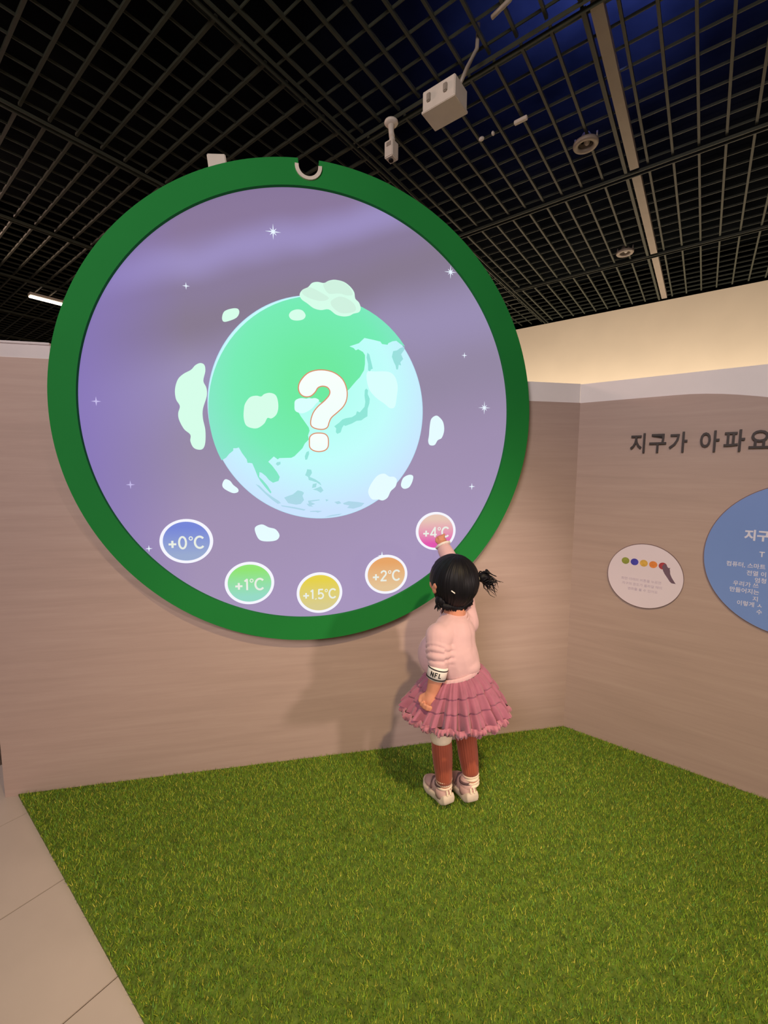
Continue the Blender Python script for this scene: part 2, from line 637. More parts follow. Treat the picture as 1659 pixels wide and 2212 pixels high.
# main wall with the big round panel: white board, wood cladding below a white band
WX0, WX1 = -1.131, 1.2355
wall = link('wall_front', box_mesh(WX0, WX1, 0.004, 0.10, -0.01, 1.630), M['white_paint'])
tag(wall, kind='structure')
ctop = [(WX1, 1.546), (-0.55, 1.546)] + [(-0.55 - 0.3 * k / 12, 1.546 + 0.082 * (1 - math.cos(math.pi * k / 12)) / 2) for k in range(1, 13)] + [(WX0, 1.628)]
o = link('wood_cladding', prism_xz([(WX0, -0.01), (WX1, -0.01)] + ctop, 0.0, 0.004), M['wood'], wall)
TH = -0.8492
wr = link('wall_right', box_mesh(-0.003, 2.75, 0.004, 0.10, -0.01, 1.628), M['white_paint'])
wr.location = (1.2355, 0, 0)
wr.rotation_euler = (0, 0, TH)
tag(wr, kind='structure')
top = [(x, 1.545 - (0.0 if x < 0.36 else 0.12 * (1 - math.cos((x - 0.36) * 4.2)) / 2)) for x in [2.75 - i * 0.05 for i in range(56)]]
link('wood_cladding', prism_xz([(0.0, -0.01), (2.75, -0.01)] + top, 0.0, 0.004), M['wood'], wr)
# free end of the front wall, and the pale partition and back wall further in
we = link('wall_left', box_mesh(-3.6, -1.24, 0.95, 1.05, -0.01, 1.50), M['wood'])
tag(we, kind='structure')
wb = link('wall_back', box_mesh(-7.5, 4.5, 0.0, 0.1, -0.01, CZ + 0.004), M['cream_paint'])
wb.location = ab(0, 3.1 * U, 0)
wb.rotation_euler = (0, 0, PHI)
tag(wb, kind='structure')
pt = link('partition_panel', box_mesh(-3.2, -1.164, 0.60, 0.64, -0.008, 1.822, 0.003), M['white_paint'])
tag(pt, 'low pale pink-white partition top rising just behind the front wall at far left', 'partition')
link('cap_strip', box_mesh(-3.2, -1.164, 0.592, 0.648, 1.822, 1.832, 0.002), M['white_paint'], pt)

# floor: beige tiles laid square to the ceiling runners
floor = link('floor', box_mesh(-7, 8, -5, 9, -0.06, -0.013), M['grout'])
tag(floor, kind='structure')
tile_me = box_mesh(0.0015, 0.4035, 0.0015, 0.8085, -0.012, -0.008, 0.001)
tile_me.materials.append(M['tile'])
for i in range(-6, 7):
    for j in range(-4, 3):
        a = 0.138 + 0.405 * (i - 0)
        b = 0.4995 + 0.81 * j
        c = CO + AX * (a + 0.2025) + BX * (b + 0.405)
        # only the strip outside the turf and just under its edge
        e = Vector((c.x + 1.0867, c.y, 0))
        side = e.dot(BX)
        if side > 0.30 or c.y > 1.4 or c.x < -2.6:
            continue
        t = bpy.data.objects.new('floor_tile', tile_me)
        COL.objects.link(t)
        t.parent = floor
        q = CO + AX * a + BX * b
        t.location = (q.x, q.y, 0)
        t.rotation_euler = (0, 0, PHI)

# open-cell ceiling
ceil = link('ceiling', box_mesh(-7, 8, -5, 9, CZ + 0.45, CZ + 0.5), M['dark_deck'])
tag(ceil, kind='structure')


def bar(name, L, w, h, loc, ang, m='grid_metal', cache={}):
    key = (round(L, 3), w, h, m)
    if key not in cache:
        cache[key] = box_mesh(0, L, -w / 2, w / 2, 0, h)
        cache[key].materials.append(M[m])
    b = bpy.data.objects.new(name, cache[key])
    COL.objects.link(b)
    b.parent = ceil
    b.location = loc
    b.rotation_euler = (0, 0, ang)
    return b


def runner(L, loc, ang, cache={}):
    key = round(L, 3)
    if key not in cache:
        V, F = [], []
        for y in (-0.017, 0.017):
            me = box_mesh(0, L, y - 0.003, y + 0.003, 0, 0.016)
            k = len(V)
            V += [v.co.copy() for v in me.vertices]
            F += [tuple(i + k for i in p.vertices) for p in me.polygons]
        cache[key] = pydata(V, F)
        cache[key].materials.append(M['grid_metal'])
    b = bpy.data.objects.new('ceiling_runner', cache[key])
    COL.objects.link(b)
    b.parent = ceil
    b.location = loc
    b.rotation_euler = (0, 0, ang)


A_SPLIT = -0.935
A_END = 1.20
rows = [0.402, 1.079, 1.750, 2.446, 3.095]
PB = PHI + math.pi / 2
for b in rows[:-1] + [-0.27]:
    runner((A_END - A_SPLIT) * U, ab(A_SPLIT * U, b * U, CZ), PHI)
cols = [A_SPLIT, -1.622, -2.330, -3.010, -3.690, -4.37, -5.05]
for a in cols:
    runner((3.095 + 0.27) * U if a in cols[:2] else 1.85 * U, ab(a * U, -0.27 * U, CZ), PB)
for b0, b1 in zip([-0.27] + rows[:-1], rows):
    L = (b1 - b0) * U - 0.045
    k = 0
    while b0 > 0:
        a = A_SPLIT + 0.040 + 0.0679 * k
        k += 1
        if a > A_END:
            break
        if abs(a + 0.254) < 0.018:
            continue
        bar('ceiling_blade', L, 0.012, 0.014, ab(a * U, b0 * U + 0.022, CZ + 0.02), PB)
    n = 10
    for j in range(n):
        b = b0 + (b1 - b0) * (j + 0.5) / n
        bar('cross_blade', (A_END - A_SPLIT) * U, 0.0045, 0.012, ab(A_SPLIT * U, b * U, CZ + 0.026), PHI)
    # pale service strip running through the right-hand field
    bar('service_strip', L - 0.03, 0.046, 0.03, ab(-0.2535 * U, b0 * U + 0.022, CZ + 0.004), PB, 'strip_metal')
    bar('ceiling_blade', L, 0.016, 0.02, ab(-0.280 * U, b0 * U + 0.022, CZ + 0.008), PB)
for a1, a0 in zip(cols[:-1], cols[1:]):
    L = (a1 - a0) * U - 0.045
    for k in range(48 if a1 == A_SPLIT else 24):
        b = -0.20 + 0.0679 * k
        bar('ceiling_blade', L, 0.012, 0.014, ab(a0 * U + 0.022, b * U, CZ + 0.02), PHI)
    for j in range(10):
        a = a0 + (a1 - a0) * (j + 0.5) / 10
        bar('cross_blade', (3.34 if a1 == A_SPLIT else 1.72) * U, 0.0045, 0.012, ab(a * U, -0.25 * U, CZ + 0.026), PB)

# ------------------------------------------------------------------ turf mat
T_DIR = Vector((0.7218, -0.8206))
L0 = Vector((-1.0867, 0.0))
turf_pts = [(-1.0867, -0.001), (1.2345, -0.001), (2.95, -1.952), (2.95, -2.5), tuple(L0 + T_DIR * 3.046)]
n = len(turf_pts)
v = [(x, y, 0.0) for x, y in turf_pts] + [(x, y, -0.0078) for x, y in turf_pts]
f = [tuple(range(n)), tuple(reversed(range(n, 2 * n)))] + [(i, (i + 1) % n, (i + 1) % n + n, i + n) for i in range(n)]
turf = link('artificial_turf', fix(pydata(v, f)), M['turf_base'])
tag(turf, 'green artificial turf mat laid up against the wood walls', 'turf')

rng = np.random.default_rng(5)
N = 330000
P = np.stack([rng.uniform(-1.1, 2.3, N), rng.uniform(-1.45, -0.004, N)], 1)
inside = np.ones(N, bool)
# right of the cut edge, in front of the right wall
inside &= ((P[:, 0] - L0.x) * (-T_DIR.y) + (P[:, 1] - L0.y) * T_DIR.x) > rng.uniform(-0.004, 0.004, N)
inside &= ((P[:, 0] - 1.2345) * math.sin(TH) - (P[:, 1]) * math.cos(TH)) > 0.004
P = P[inside]
N = len(P)
hgt = rng.uniform(0.006, 0.014, N)
ang = rng.uniform(0, 2 * np.pi, N)
lean = rng.uniform(0.1, 0.9, N) * hgt
la = rng.uniform(0, 2 * np.pi, N)
w = rng.uniform(0.0009, 0.0016, N)
V = np.zeros((N, 3, 3))
V[:, 0, 0] = P[:, 0] - np.cos(ang) * w
V[:, 0, 1] = P[:, 1] - np.sin(ang) * w
V[:, 1, 0] = P[:, 0] + np.cos(ang) * w
V[:, 1, 1] = P[:, 1] + np.sin(ang) * w
V[:, 2, 0] = P[:, 0] + np.cos(la) * lean
V[:, 2, 1] = np.minimum(P[:, 1] + np.sin(la) * lean, -0.001)
V[:, 2, 2] = hgt
V[:, :2, 2] = -0.001
me = bpy.data.meshes.new('blades')
me.vertices.add(N * 3)
me.loops.add(N * 3)
me.polygons.add(N)
me.vertices.foreach_set('co', V.ravel())
me.loops.foreach_set('vertex_index', np.arange(N * 3, dtype=np.int32))
me.polygons.foreach_set('loop_start', np.arange(0, N * 3, 3, dtype=np.int32))
me.polygons.foreach_set('loop_total', np.full(N, 3, dtype=np.int32))
me.update()
pal = np.array([srgb(112, 152, 46), srgb(136, 166, 50), srgb(160, 174, 54), srgb(206, 196, 84), srgb(86, 124, 40), srgb(116, 166, 78)])
pick = rng.choice(6, N, p=[.26, .25, .2, .07, .16, .06])
# a few trodden, soiled spots
soil = np.ones(N)
for px, py, pr in ((0.126, -0.401, .05), (0.296, -0.41, .06), (0.41, -0.529, .05), (-0.572, -0.363, .04), (-0.44, -0.315, .04), (0.25, -0.741, .035)):
    soil *= 1 - 0.38 * np.exp(-((P[:, 0] - px) ** 2 + (P[:, 1] - py) ** 2 * 1.6) / (pr * 0.7) ** 2)
colr = np.repeat(pal[pick] * rng.uniform(0.8, 1.2, (N, 1)) * soil[:, None], 3, axis=0)
colr[:, 3] = 1
at = me.color_attributes.new('tint', 'FLOAT_COLOR', 'POINT')
at.data.foreach_set('color', colr.ravel())
gm = bpy.data.materials.new('turf_blades')
gm.use_nodes = True
nt = gm.node_tree
p = nt.nodes['Principled BSDF']
p.inputs['Roughness'].default_value = 0.6
p.inputs['Specular IOR Level'].default_value = 0.25
an = nt.nodes.new('ShaderNodeAttribute')
an.attribute_name = 'tint'
nt.links.new(an.outputs['Color'], p.inputs['Base Color'])
blades = link('grass_blades', me, gm, turf)
tag(blades, kind='stuff')

# ------------------------------------------------------------------ the round screen
ART = {'land': [(0.4107, 1.7359), (0.3942, 1.7442), (0.3778, 1.7555), (0.3616, 1.7527), (0.3454, 1.7444), (0.3422, 1.7381), (0.3197, 1.7398), (0.3132, 1.7486), (0.2876, 1.7531), (0.2495, 1.7587), (0.2274, 1.7374), (0.1897, 1.7232), (0.2054, 1.7181), (0.2148, 1.7095), (0.2242, 1.7143), (0.2432, 1.705), (0.2514, 1.6933), (0.2514, 1.6598), (0.2476, 1.6352), (0.2304, 1.6068), (0.2177, 1.594), (0.1986, 1.5717), (0.1891, 1.5602), (0.1764, 1.5493), (0.1481, 1.5329), (0.1416, 1.502), (0.1288, 1.4677), (0.1131, 1.4549), (0.1039, 1.4762), (0.0855, 1.5001), (0.0641, 1.5104), (0.0488, 1.5172), (0.0305, 1.5214), (0.0121, 1.5129), (-0.0214, 1.4978), (-0.0099, 1.4637), (-0.001, 1.4487), (0.0139, 1.4277), (0.0289, 1.4066), (0.0318, 1.3944), (0.0254, 1.3758), (0.0283, 1.3604), (0.0127, 1.3447), (0.0032, 1.326), (-0.0279, 1.2947), (-0.0403, 1.2884), (-0.0857, 1.2867), (-0.0919, 1.2818), (-0.1067, 1.2927), (-0.122, 1.2784), (-0.1281, 1.2723), (-0.1135, 1.257), (-0.0959, 1.2324), (-0.086, 1.2138), (-0.0906, 1.1982), (-0.1119, 1.1908), (-0.1267, 1.2014), (-0.1384, 1.2168), (-0.153, 1.2291), (-0.1618, 1.2322), (-0.1635, 1.2137), (-0.1507, 1.2014), (-0.1332, 1.1797), (-0.1188, 1.1547), (-0.1219, 1.1485), (-0.1395, 1.1704), (-0.1597, 1.1983), (-0.1683, 1.2137), (-0.1793, 1.2444), (-0.1876, 1.2657), (-0.1964, 1.2675), (-0.2052, 1.2674), (-0.2078, 1.2808), (-0.2246, 1.3049), (-0.2356, 1.3258), (-0.2444, 1.3227), (-0.256, 1.3225), (-0.2563, 1.3135), (-0.2711, 1.3013), (-0.2831, 1.2862), (-0.2996, 1.2764), (-0.3119, 1.3049), (-0.3219, 1.3342), (-0.3298, 1.3643), (-0.3355, 1.3949), (-0.3389, 1.4258), (-0.3401, 1.4569), (-0.3391, 1.4881), (-0.3359, 1.5191), (-0.3306, 1.5499), (-0.323, 1.5803), (-0.3134, 1.61), (-0.3018, 1.6391), (-0.2882, 1.6673), (-0.2726, 1.6944), (-0.2553, 1.7204), (-0.2362, 1.7452), (-0.2154, 1.7685), (-0.1931, 1.7904), (-0.1693, 1.8106), (-0.1442, 1.829), (-0.1179, 1.8456), (-0.0905, 1.8603), (-0.0621, 1.8729), (-0.0329, 1.8834), (-0.0031, 1.8917), (0.0273, 1.8977), (0.058, 1.9015), (0.089, 1.9029), (0.1199, 1.9019), (0.1507, 1.8985), (0.1812, 1.8927), (0.2112, 1.8844), (0.2406, 1.8738), (0.2691, 1.8608), (0.2965, 1.8455), (0.3228, 1.828), (0.3477, 1.8083), (0.371, 1.7865), (0.3926, 1.7627), (0.4124, 1.7371)], 'isles': {'sakhalin': [(0.2609, 1.703), (0.2686, 1.6973), (0.2782, 1.6612), (0.2827, 1.643), (0.275, 1.6395), (0.2718, 1.6302), (0.2641, 1.6359), (0.2635, 1.6604), (0.2578, 1.6845)], 'kamchatka': [(0.4107, 1.7347), (0.3943, 1.7288), (0.3813, 1.7188), (0.3651, 1.7148), (0.36, 1.693), (0.3686, 1.6719), (0.3753, 1.6598), (0.3787, 1.6445), (0.3852, 1.6448), (0.3883, 1.6636), (0.3982, 1.661), (0.3948, 1.6732), (0.4065, 1.6862), (0.3978, 1.7043), (0.4108, 1.7223)], 'japan': [(0.2559, 1.5647), (0.2636, 1.5588), (0.2623, 1.5433), (0.2707, 1.5249), (0.2687, 1.5062), (0.2623, 1.4872), (0.261, 1.4559), (0.2494, 1.4493), (0.2366, 1.4396), (0.2173, 1.4372), (0.1981, 1.4261), (0.1726, 1.4161), (0.1663, 1.4191), (0.1599, 1.4096), (0.1535, 1.3907), (0.1408, 1.3842), (0.1345, 1.3903), (0.1359, 1.4059), (0.1284, 1.4138), (0.1474, 1.428), (0.1601, 1.4407), (0.1728, 1.446), (0.1982, 1.4511), (0.2142, 1.4608), (0.2193, 1.4753), (0.2302, 1.4707), (0.2494, 1.4931), (0.2527, 1.5119), (0.2495, 1.5366), (0.2507, 1.5583)], 'taiwan': [(0.0277, 1.3158), (0.0288, 1.3046), (0.021, 1.2827), (0.0136, 1.2808), (0.0119, 1.2951), (0.0183, 1.3107)], 'hainan': [(-0.0951, 1.2707), (-0.0818, 1.2726), (-0.082, 1.2633), (-0.0924, 1.2571), (-0.1001, 1.2632)], 'luzon': [(0.0205, 1.244), (0.036, 1.2421), (0.0389, 1.2296), (0.0294, 1.2138), (0.0511, 1.2044), (0.0697, 1.1917), (0.0759, 1.179), (0.0572, 1.1917), (0.0385, 1.1981), (0.0261, 1.2012), (0.0232, 1.2138), (0.0121, 1.2201), (0.0172, 1.2327)], 'visayas': [(0.0415, 1.1854), (0.0572, 1.1885), (0.0538, 1.1727), (0.0381, 1.1696)], 'mindanao': [(0.0412, 1.1632), (0.0727, 1.1758), (0.0833, 1.1598), (0.0724, 1.1503), (0.0568, 1.16)], 'borneo': [(-0.0706, 1.1324), (-0.0552, 1.1386), (-0.0367, 1.1448), (-0.0179, 1.1604), (-0.0025, 1.1572), (0.0067, 1.1508), (0.0003, 1.1382), (0.0063, 1.1222), (-0.0064, 1.1065), (-0.025, 1.1036), (-0.0557, 1.1102)], 'sumatra': [(-0.1779, 1.186), (-0.1632, 1.1798), (-0.1398, 1.1549), (-0.1162, 1.136), (-0.0922, 1.1201), (-0.0833, 1.1106), (-0.0955, 1.1075), (-0.1164, 1.1235), (-0.1401, 1.1455)], 'java': [(-0.0835, 1.1024), (-0.0314, 1.0941), (0.012, 1.084), (0.0056, 1.0796), (-0.0377, 1.0891), (-0.0805, 1.0979)], 'timor': [(0.0275, 1.0773), (0.0558, 1.0788), (0.078, 1.0766), (0.0589, 1.0704), (0.0526, 1.0738), (0.0306, 1.0741)], 'sulawesi': [(0.0248, 1.1061), (0.0218, 1.1189), (0.0658, 1.1236), (0.069, 1.1203), (0.0311, 1.1144), (0.0499, 1.1058), (0.0341, 1.0996), (0.0434, 1.0944), (0.0246, 1.0966), (0.0154, 1.1075)], 'seram': [(0.1261, 1.1127), (0.1454, 1.1164), (0.155, 1.1078), (0.1388, 1.1035)], 'papua': [(0.1614, 1.1078), (0.1841, 1.1153), (0.2231, 1.1116), (0.2493, 1.1068), (0.2362, 1.0939), (0.2035, 1.0845), (0.1775, 1.0881), (0.1872, 1.0977), (0.1646, 1.1026)], 'australia': [(0.0873, 1.0526), (0.1129, 1.0599), (0.1579, 1.0656), (0.145, 1.0594), (0.1064, 1.0535)], 'moluccas': [(0.0912, 1.1246), (0.1038, 1.1213), (0.0942, 1.115)]}, 'clouds': [[(0.0014, 1.9014), (0.0123, 1.9195), (0.0332, 1.931), (0.0483, 1.9472), (0.0693, 1.953), (0.0932, 1.951), (0.1114, 1.9606), (0.1357, 1.9662), (0.1692, 1.9614), (0.1937, 1.946), (0.2091, 1.9267), (0.2134, 1.9035), (0.2277, 1.8898), (0.2345, 1.8696), (0.2276, 1.8542), (0.2058, 1.8467), (0.1902, 1.8379), (0.1654, 1.8338), (0.1378, 1.8389), (0.1105, 1.8558), (0.0801, 1.8512), (0.0531, 1.8562), (0.0294, 1.8719), (0.0088, 1.8848)], [(-0.0395, 1.8235), (-0.0304, 1.8386), (-0.0096, 1.847), (0.0111, 1.8445), (0.0228, 1.8279), (0.0136, 1.8127), (-0.0103, 1.8064), (-0.0309, 1.8096)], [(-0.2803, 1.7981), (-0.2712, 1.8212), (-0.2429, 1.8333), (-0.2233, 1.8331), (-0.2192, 1.8193), (-0.2298, 1.8016), (-0.2555, 1.7885), (-0.2752, 1.7843)], [(-0.213, 1.4666), (-0.2077, 1.4905), (-0.1896, 1.5147), (-0.1662, 1.5215), (-0.1487, 1.5191), (-0.1368, 1.5285), (-0.1161, 1.534), (-0.0956, 1.527), (-0.0871, 1.5064), (-0.086, 1.4765), (-0.0942, 1.4522), (-0.1124, 1.4378), (-0.1272, 1.4392), (-0.1395, 1.4179), (-0.1635, 1.4005), (-0.1869, 1.4), (-0.207, 1.4103), (-0.2144, 1.4369)], [(0.259, 1.6265), (0.2943, 1.6324), (0.3461, 1.6336), (0.3723, 1.6162), (0.3844, 1.5792), (0.3808, 1.5351), (0.3732, 1.497), (0.3535, 1.4913), (0.3304, 1.5082), (0.2946, 1.532), (0.2655, 1.5682)], [(0.5489, 1.467), (0.5663, 1.4578), (0.5805, 1.4386), (0.5846, 1.4061), (0.5748, 1.3764), (0.5576, 1.3663), (0.5441, 1.3464), (0.5234, 1.3461), (0.5163, 1.3623), (0.5193, 1.3852), (0.5221, 1.4242), (0.5285, 1.4535)], [(0.2658, 1.1621), (0.2822, 1.1945), (0.3053, 1.2205), (0.3318, 1.227), (0.3518, 1.2153), (0.372, 1.214), (0.3842, 1.2009), (0.379, 1.1746), (0.3589, 1.155), (0.3456, 1.1288), (0.3256, 1.1171), (0.3056, 1.1213), (0.2823, 1.1215), (0.2678, 1.1393)], [(0.4025, 1.1877), (0.4125, 1.2108), (0.4361, 1.2226), (0.4532, 1.2174), (0.4501, 1.1942), (0.4367, 1.1711), (0.4163, 1.1646), (0.404, 1.1732)], [(-0.299, 1.1894), (-0.2887, 1.2045), (-0.2715, 1.1984), (-0.2604, 1.1832), (-0.2433, 1.1678), (-0.2437, 1.1555), (-0.2613, 1.1513), (-0.2843, 1.1619), (-0.2984, 1.1742)], [(-0.0212, 1.5087), (0.0001, 1.5185), (0.0304, 1.5165), (0.055, 1.5204), (0.0702, 1.5118), (0.0578, 1.4992), (0.0422, 1.4804), (0.0175, 1.4645), (-0.0008, 1.4609), (-0.0219, 1.4694), (-0.0246, 1.4905)], [(-0.1839, 1.0164), (-0.1578, 1.0275), (-0.1321, 1.0153), (-0.1061, 1.0069), (-0.0915, 0.983), (-0.1032, 0.9637), (-0.1371, 0.9592), (-0.1667, 0.9655), (-0.1809, 0.9892)], [(-0.3625, 1.6319), (-0.3482, 1.6261), (-0.3456, 1.6037), (-0.3538, 1.5681), (-0.344, 1.5432), (-0.3441, 1.5128), (-0.3591, 1.4664), (-0.3604, 1.4306), (-0.3536, 1.3896), (-0.3554, 1.343), (-0.3646, 1.3194), (-0.3821, 1.3156), (-0.3989, 1.3242), (-0.4078, 1.3473), (-0.4068, 1.3705), (-0.4278, 1.3905), (-0.4434, 1.4233), (-0.4456, 1.4486), (-0.4388, 1.4741), (-0.4511, 1.4989), (-0.4529, 1.5339), (-0.4419, 1.5693), (-0.4219, 1.5901), (-0.3949, 1.6063), (-0.3798, 1.623)]], 'lobes': [[(0.011, 1.9166), (0.0332, 1.9299), (0.054, 1.927), (0.0898, 1.9113), (0.1109, 1.8985), (0.1017, 1.889), (0.0775, 1.8842), (0.0416, 1.8902), (0.015, 1.9025)], [(0.1229, 1.8906), (0.1505, 1.9056), (0.1812, 1.901), (0.209, 1.8825), (0.2151, 1.861), (0.1933, 1.8488), (0.1563, 1.8461), (0.1288, 1.8618), (0.1186, 1.8774)], [(0.0932, 1.9493), (0.1357, 1.9644), (0.1722, 1.9576), (0.1937, 1.9401), (0.2029, 1.9174), (0.1812, 1.9127), (0.1506, 1.9173), (0.114, 1.9133), (0.096, 1.9292)]], 'qmark': [(-0.0066, 1.5574), (0.0011, 1.5817), (0.0257, 1.6097), (0.0562, 1.6231), (0.093, 1.626), (0.13, 1.6175), (0.161, 1.5946), (0.1765, 1.5585), (0.1763, 1.5216), (0.1635, 1.4935), (0.1414, 1.4712), (0.1162, 1.4488), (0.1066, 1.43), (0.1002, 1.4113), (0.0845, 1.4029), (0.0597, 1.4042), (0.0413, 1.4131), (0.0385, 1.4314), (0.0481, 1.4623), (0.0669, 1.4873), (0.0918, 1.5095), (0.1106, 1.5316), (0.1139, 1.55), (0.1035, 1.5648), (0.0832, 1.5688), (0.0647, 1.5614), (0.054, 1.5447), (0.0367, 1.5289), (0.0154, 1.5263), (-0.0009, 1.5365)], 'qdot': [(0.0325, 1.3493), (0.0346, 1.3698), (0.0483, 1.3812), (0.0675, 1.384), (0.0881, 1.3819), (0.1004, 1.371), (0.1028, 1.3505), (0.1001, 1.3311), (0.0874, 1.3196), (0.0668, 1.3156), (0.0475, 1.3191), (0.034, 1.3301)], 'globe': (0.4146, 0.4263, 0.0743, 1.4757, 0.4204), 'stars': [(-0.091, 2.1154, 0.0283, 8, 1), (-0.4, 1.8994, 0.0125, 4, 0.9), (0.5989, 2.0353, 0.0255, 8, 0.75), (0.6663, 1.7143, 0.0121, 4, 0.9), (0.7608, 1.5052, 0.0272, 8, 1), (-0.7164, 1.4819, 0.0164, 4, 0.55), (-0.6207, 1.1847, 0.0156, 4, 0.5), (0.714, 1.1728, 0.0148, 4, 0.9), (-0.5699, 0.9443, 0.0128, 4, 0.8), (0.323, 0.8859, 0.0178, 4, 0.8)], 'buttons': [('+0', -0.4357, 0.9692, 0.0949, 0.0849), ('+1', -0.2097, 0.7947, 0.0938, 0.0851), ('+1.5', 0.0636, 0.7414, 0.0923, 0.0843), ('+2', 0.3416, 0.8056, 0.0903, 0.0829), ('+4', 0.5556, 0.9842, 0.0875, 0.0813)]}

RC = (0.05067 * 0.97398, 1.25 + 0.21618 * 0.97398)
RO = 0.93611 * 0.97398
scr = empty('projection_screen', (0, -0.03, RC[1] - RO), 'large round screen with green rim showing a projected globe and question mark', 'screen')


def under(o, parent):
    """parent without moving"""
    o.parent = parent
    o.matrix_parent_inverse = parent.matrix_world.inverted() if parent.matrix_world != Matrix.Identity(4) else Matrix.Translation(-parent.location)
    return o


def scr_link(name, me, m, smooth=False):
    return under(link(name, me, m, None, smooth), scr)


SC = ((-0.79 + 0.8809) / 2 * 0.9827, 1.25 + 0.2146 * 0.9827)
SR = 0.8372 * 0.9827
# rim with its notch at the top
NC = (0.0405, 2.346)
NR = 0.036
RI = SR - 0.004
angs = sorted(set([2 * math.pi * i / 256 for i in range(256)] + [math.pi / 2 + (k - 60) * 0.0016 for k in range(121)]))
outer, inner = [], []
for a in angs:
    d = Vector((math.cos(a), math.sin(a)))
    r = RO
    rel = Vector((NC[0] - RC[0], NC[1] - RC[1]))
    t = rel.dot(d)
    h2 = NR ** 2 - (rel.length_squared - t * t)
    if h2 > 0 and d.y > 0.9:
        t0 = t - math.sqrt(h2)
        r = min(r, t0)
    elif d.y > 0.9 and abs(RC[0] + RO * d.x - NC[0]) < NR:
        r = min(r, t)
    outer.append((RC[0] + r * d.x, RC[1] + r * d.y))
    inner.append((SC[0] + RI * d.x, SC[1] + RI * d.y))
n = len(angs)
YF, YB = -0.045, 0.0
v = [(x, YF, z) for x, z in outer] + [(x, YF, z) for x, z in inner] + [(x, YB, z) for x, z in outer] + [(x, YB, z) for x, z in inner]
f = []
for i in range(n):
    j = (i + 1) % n
    f += [(i, j, n + j, n + i), (2 * n + i, 3 * n + i, 3 * n + j, 2 * n + j), (i, 2 * n + i, 2 * n + j, j), (n + i, n + j, 3 * n + j, 3 * n + i)]
scr_link('green_rim', fix(pydata(v, f)), M['ring_green'])
face = link('screen_face', prism_xz(circle_pts(0, 0, SR, 160), -0.005, 0.02), M['screen'], None)
face.location = (SC[0], -0.025, SC[1])
under(face, scr)
# white collar lining the notch
arc = [math.radians(175 + i * 190 / 40) for i in range(41)]
pts = [(NC[0] + 0.049 * math.cos(a), NC[1] + 0.047 * math.sin(a)) for a in arc] + [(NC[0] + 0.0355 * math.cos(a), NC[1] + 0.0355 * math.sin(a)) for a in reversed(arc)]
scr_link('notch_collar', prism_xz(pts, -0.051, -0.02), M['fixture_white'])
# the picture: globe, land, islands, clouds, question mark, stars (flat layers of the lit picture)
GRX, GRZ = ART['globe'][:2]
GC = ART['globe'][2:]
g = scr_link('globe_rim', prism_xz(circle_pts(GC[0], GC[1], GRX + 0.0025, 128, GRZ + 0.0025), -0.0303, -0.0299), M['globe_rim'])
gpart = link('globe_picture', prism_xz(circle_pts(0, 0, GRX, 128, GRZ), -0.0002, 0.0002), M['sea'])
gpart.location = (GC[0], -0.0304, GC[1])
under(gpart, scr)


def pic(name, pts, y, m, parent=None, center=False):
    if center:
        o = link(name, prism_xz([(x - GC[0], z - GC[1]) for x, z in pts], -0.0002, 0.0002), m)
        o.location = (GC[0], y, GC[1])
    else:
        o = link(name, prism_xz(pts, y - 0.0002, y + 0.0002), m)
    return under(o, scr)


pic('continent_picture', ART['land'], -0.0308, M['land'], center=True)
for k, q in ART['isles'].items():
    pic('island_picture', q, -0.0309, M['isle'], center=True)
for i, q in enumerate(ART['clouds']):
    m = M['cloud']
    if i in (0, 1, 2, 3, 11):
        m = M['cloud_green']
    if i in (4, 9):
        m = M['cloud_haze']
    pic('cloud_picture', catmull(q, 4), -0.0313, m)
for q in ART['lobes']:
    pic('cloud_lobe', catmull(q, 4), -0.0317, M['cloud_shade'])
qc = catmull(ART['qmark'], 3)
qd = catmull(ART['qdot'], 3)


def grow(pts, d):
    n = len(pts)
    s = sum(pts[i][0] * pts[(i + 1) % n][1] - pts[(i + 1) % n][0] * pts[i][1] for i in range(n))
    out = []
    for i in range(n):
        t = Vector(pts[(i + 1) % n]) - Vector(pts[i - 1])
        t.normalize()
        nn = Vector((t.y, -t.x)) * (1 if s > 0 else -1)
        out.append(tuple(Vector(pts[i]) + nn * d))
    return out


for q in (qc, qd):
    pic('question_outline', grow(q, 0.0042), -0.0321, M['q_edge'])
    pic('question_mark', q, -0.0325, M['q_white'])
for x, z, r, k, br in ART['stars']:
    pts = []
    for i in range(k * 2):
        a = math.pi / 2 + math.pi * i / k
        if i % 2:
            rr = r * (0.22 if k == 4 else 0.20)
        else:
            rr = r if (k == 4 or i % 4 == 0) else r * 0.62
        pts.append((x + rr * math.cos(a), z + rr * math.sin(a)))
    pic('star_picture', pts, -0.0313, M['star'] if br > 0.6 else M['star_dim'])

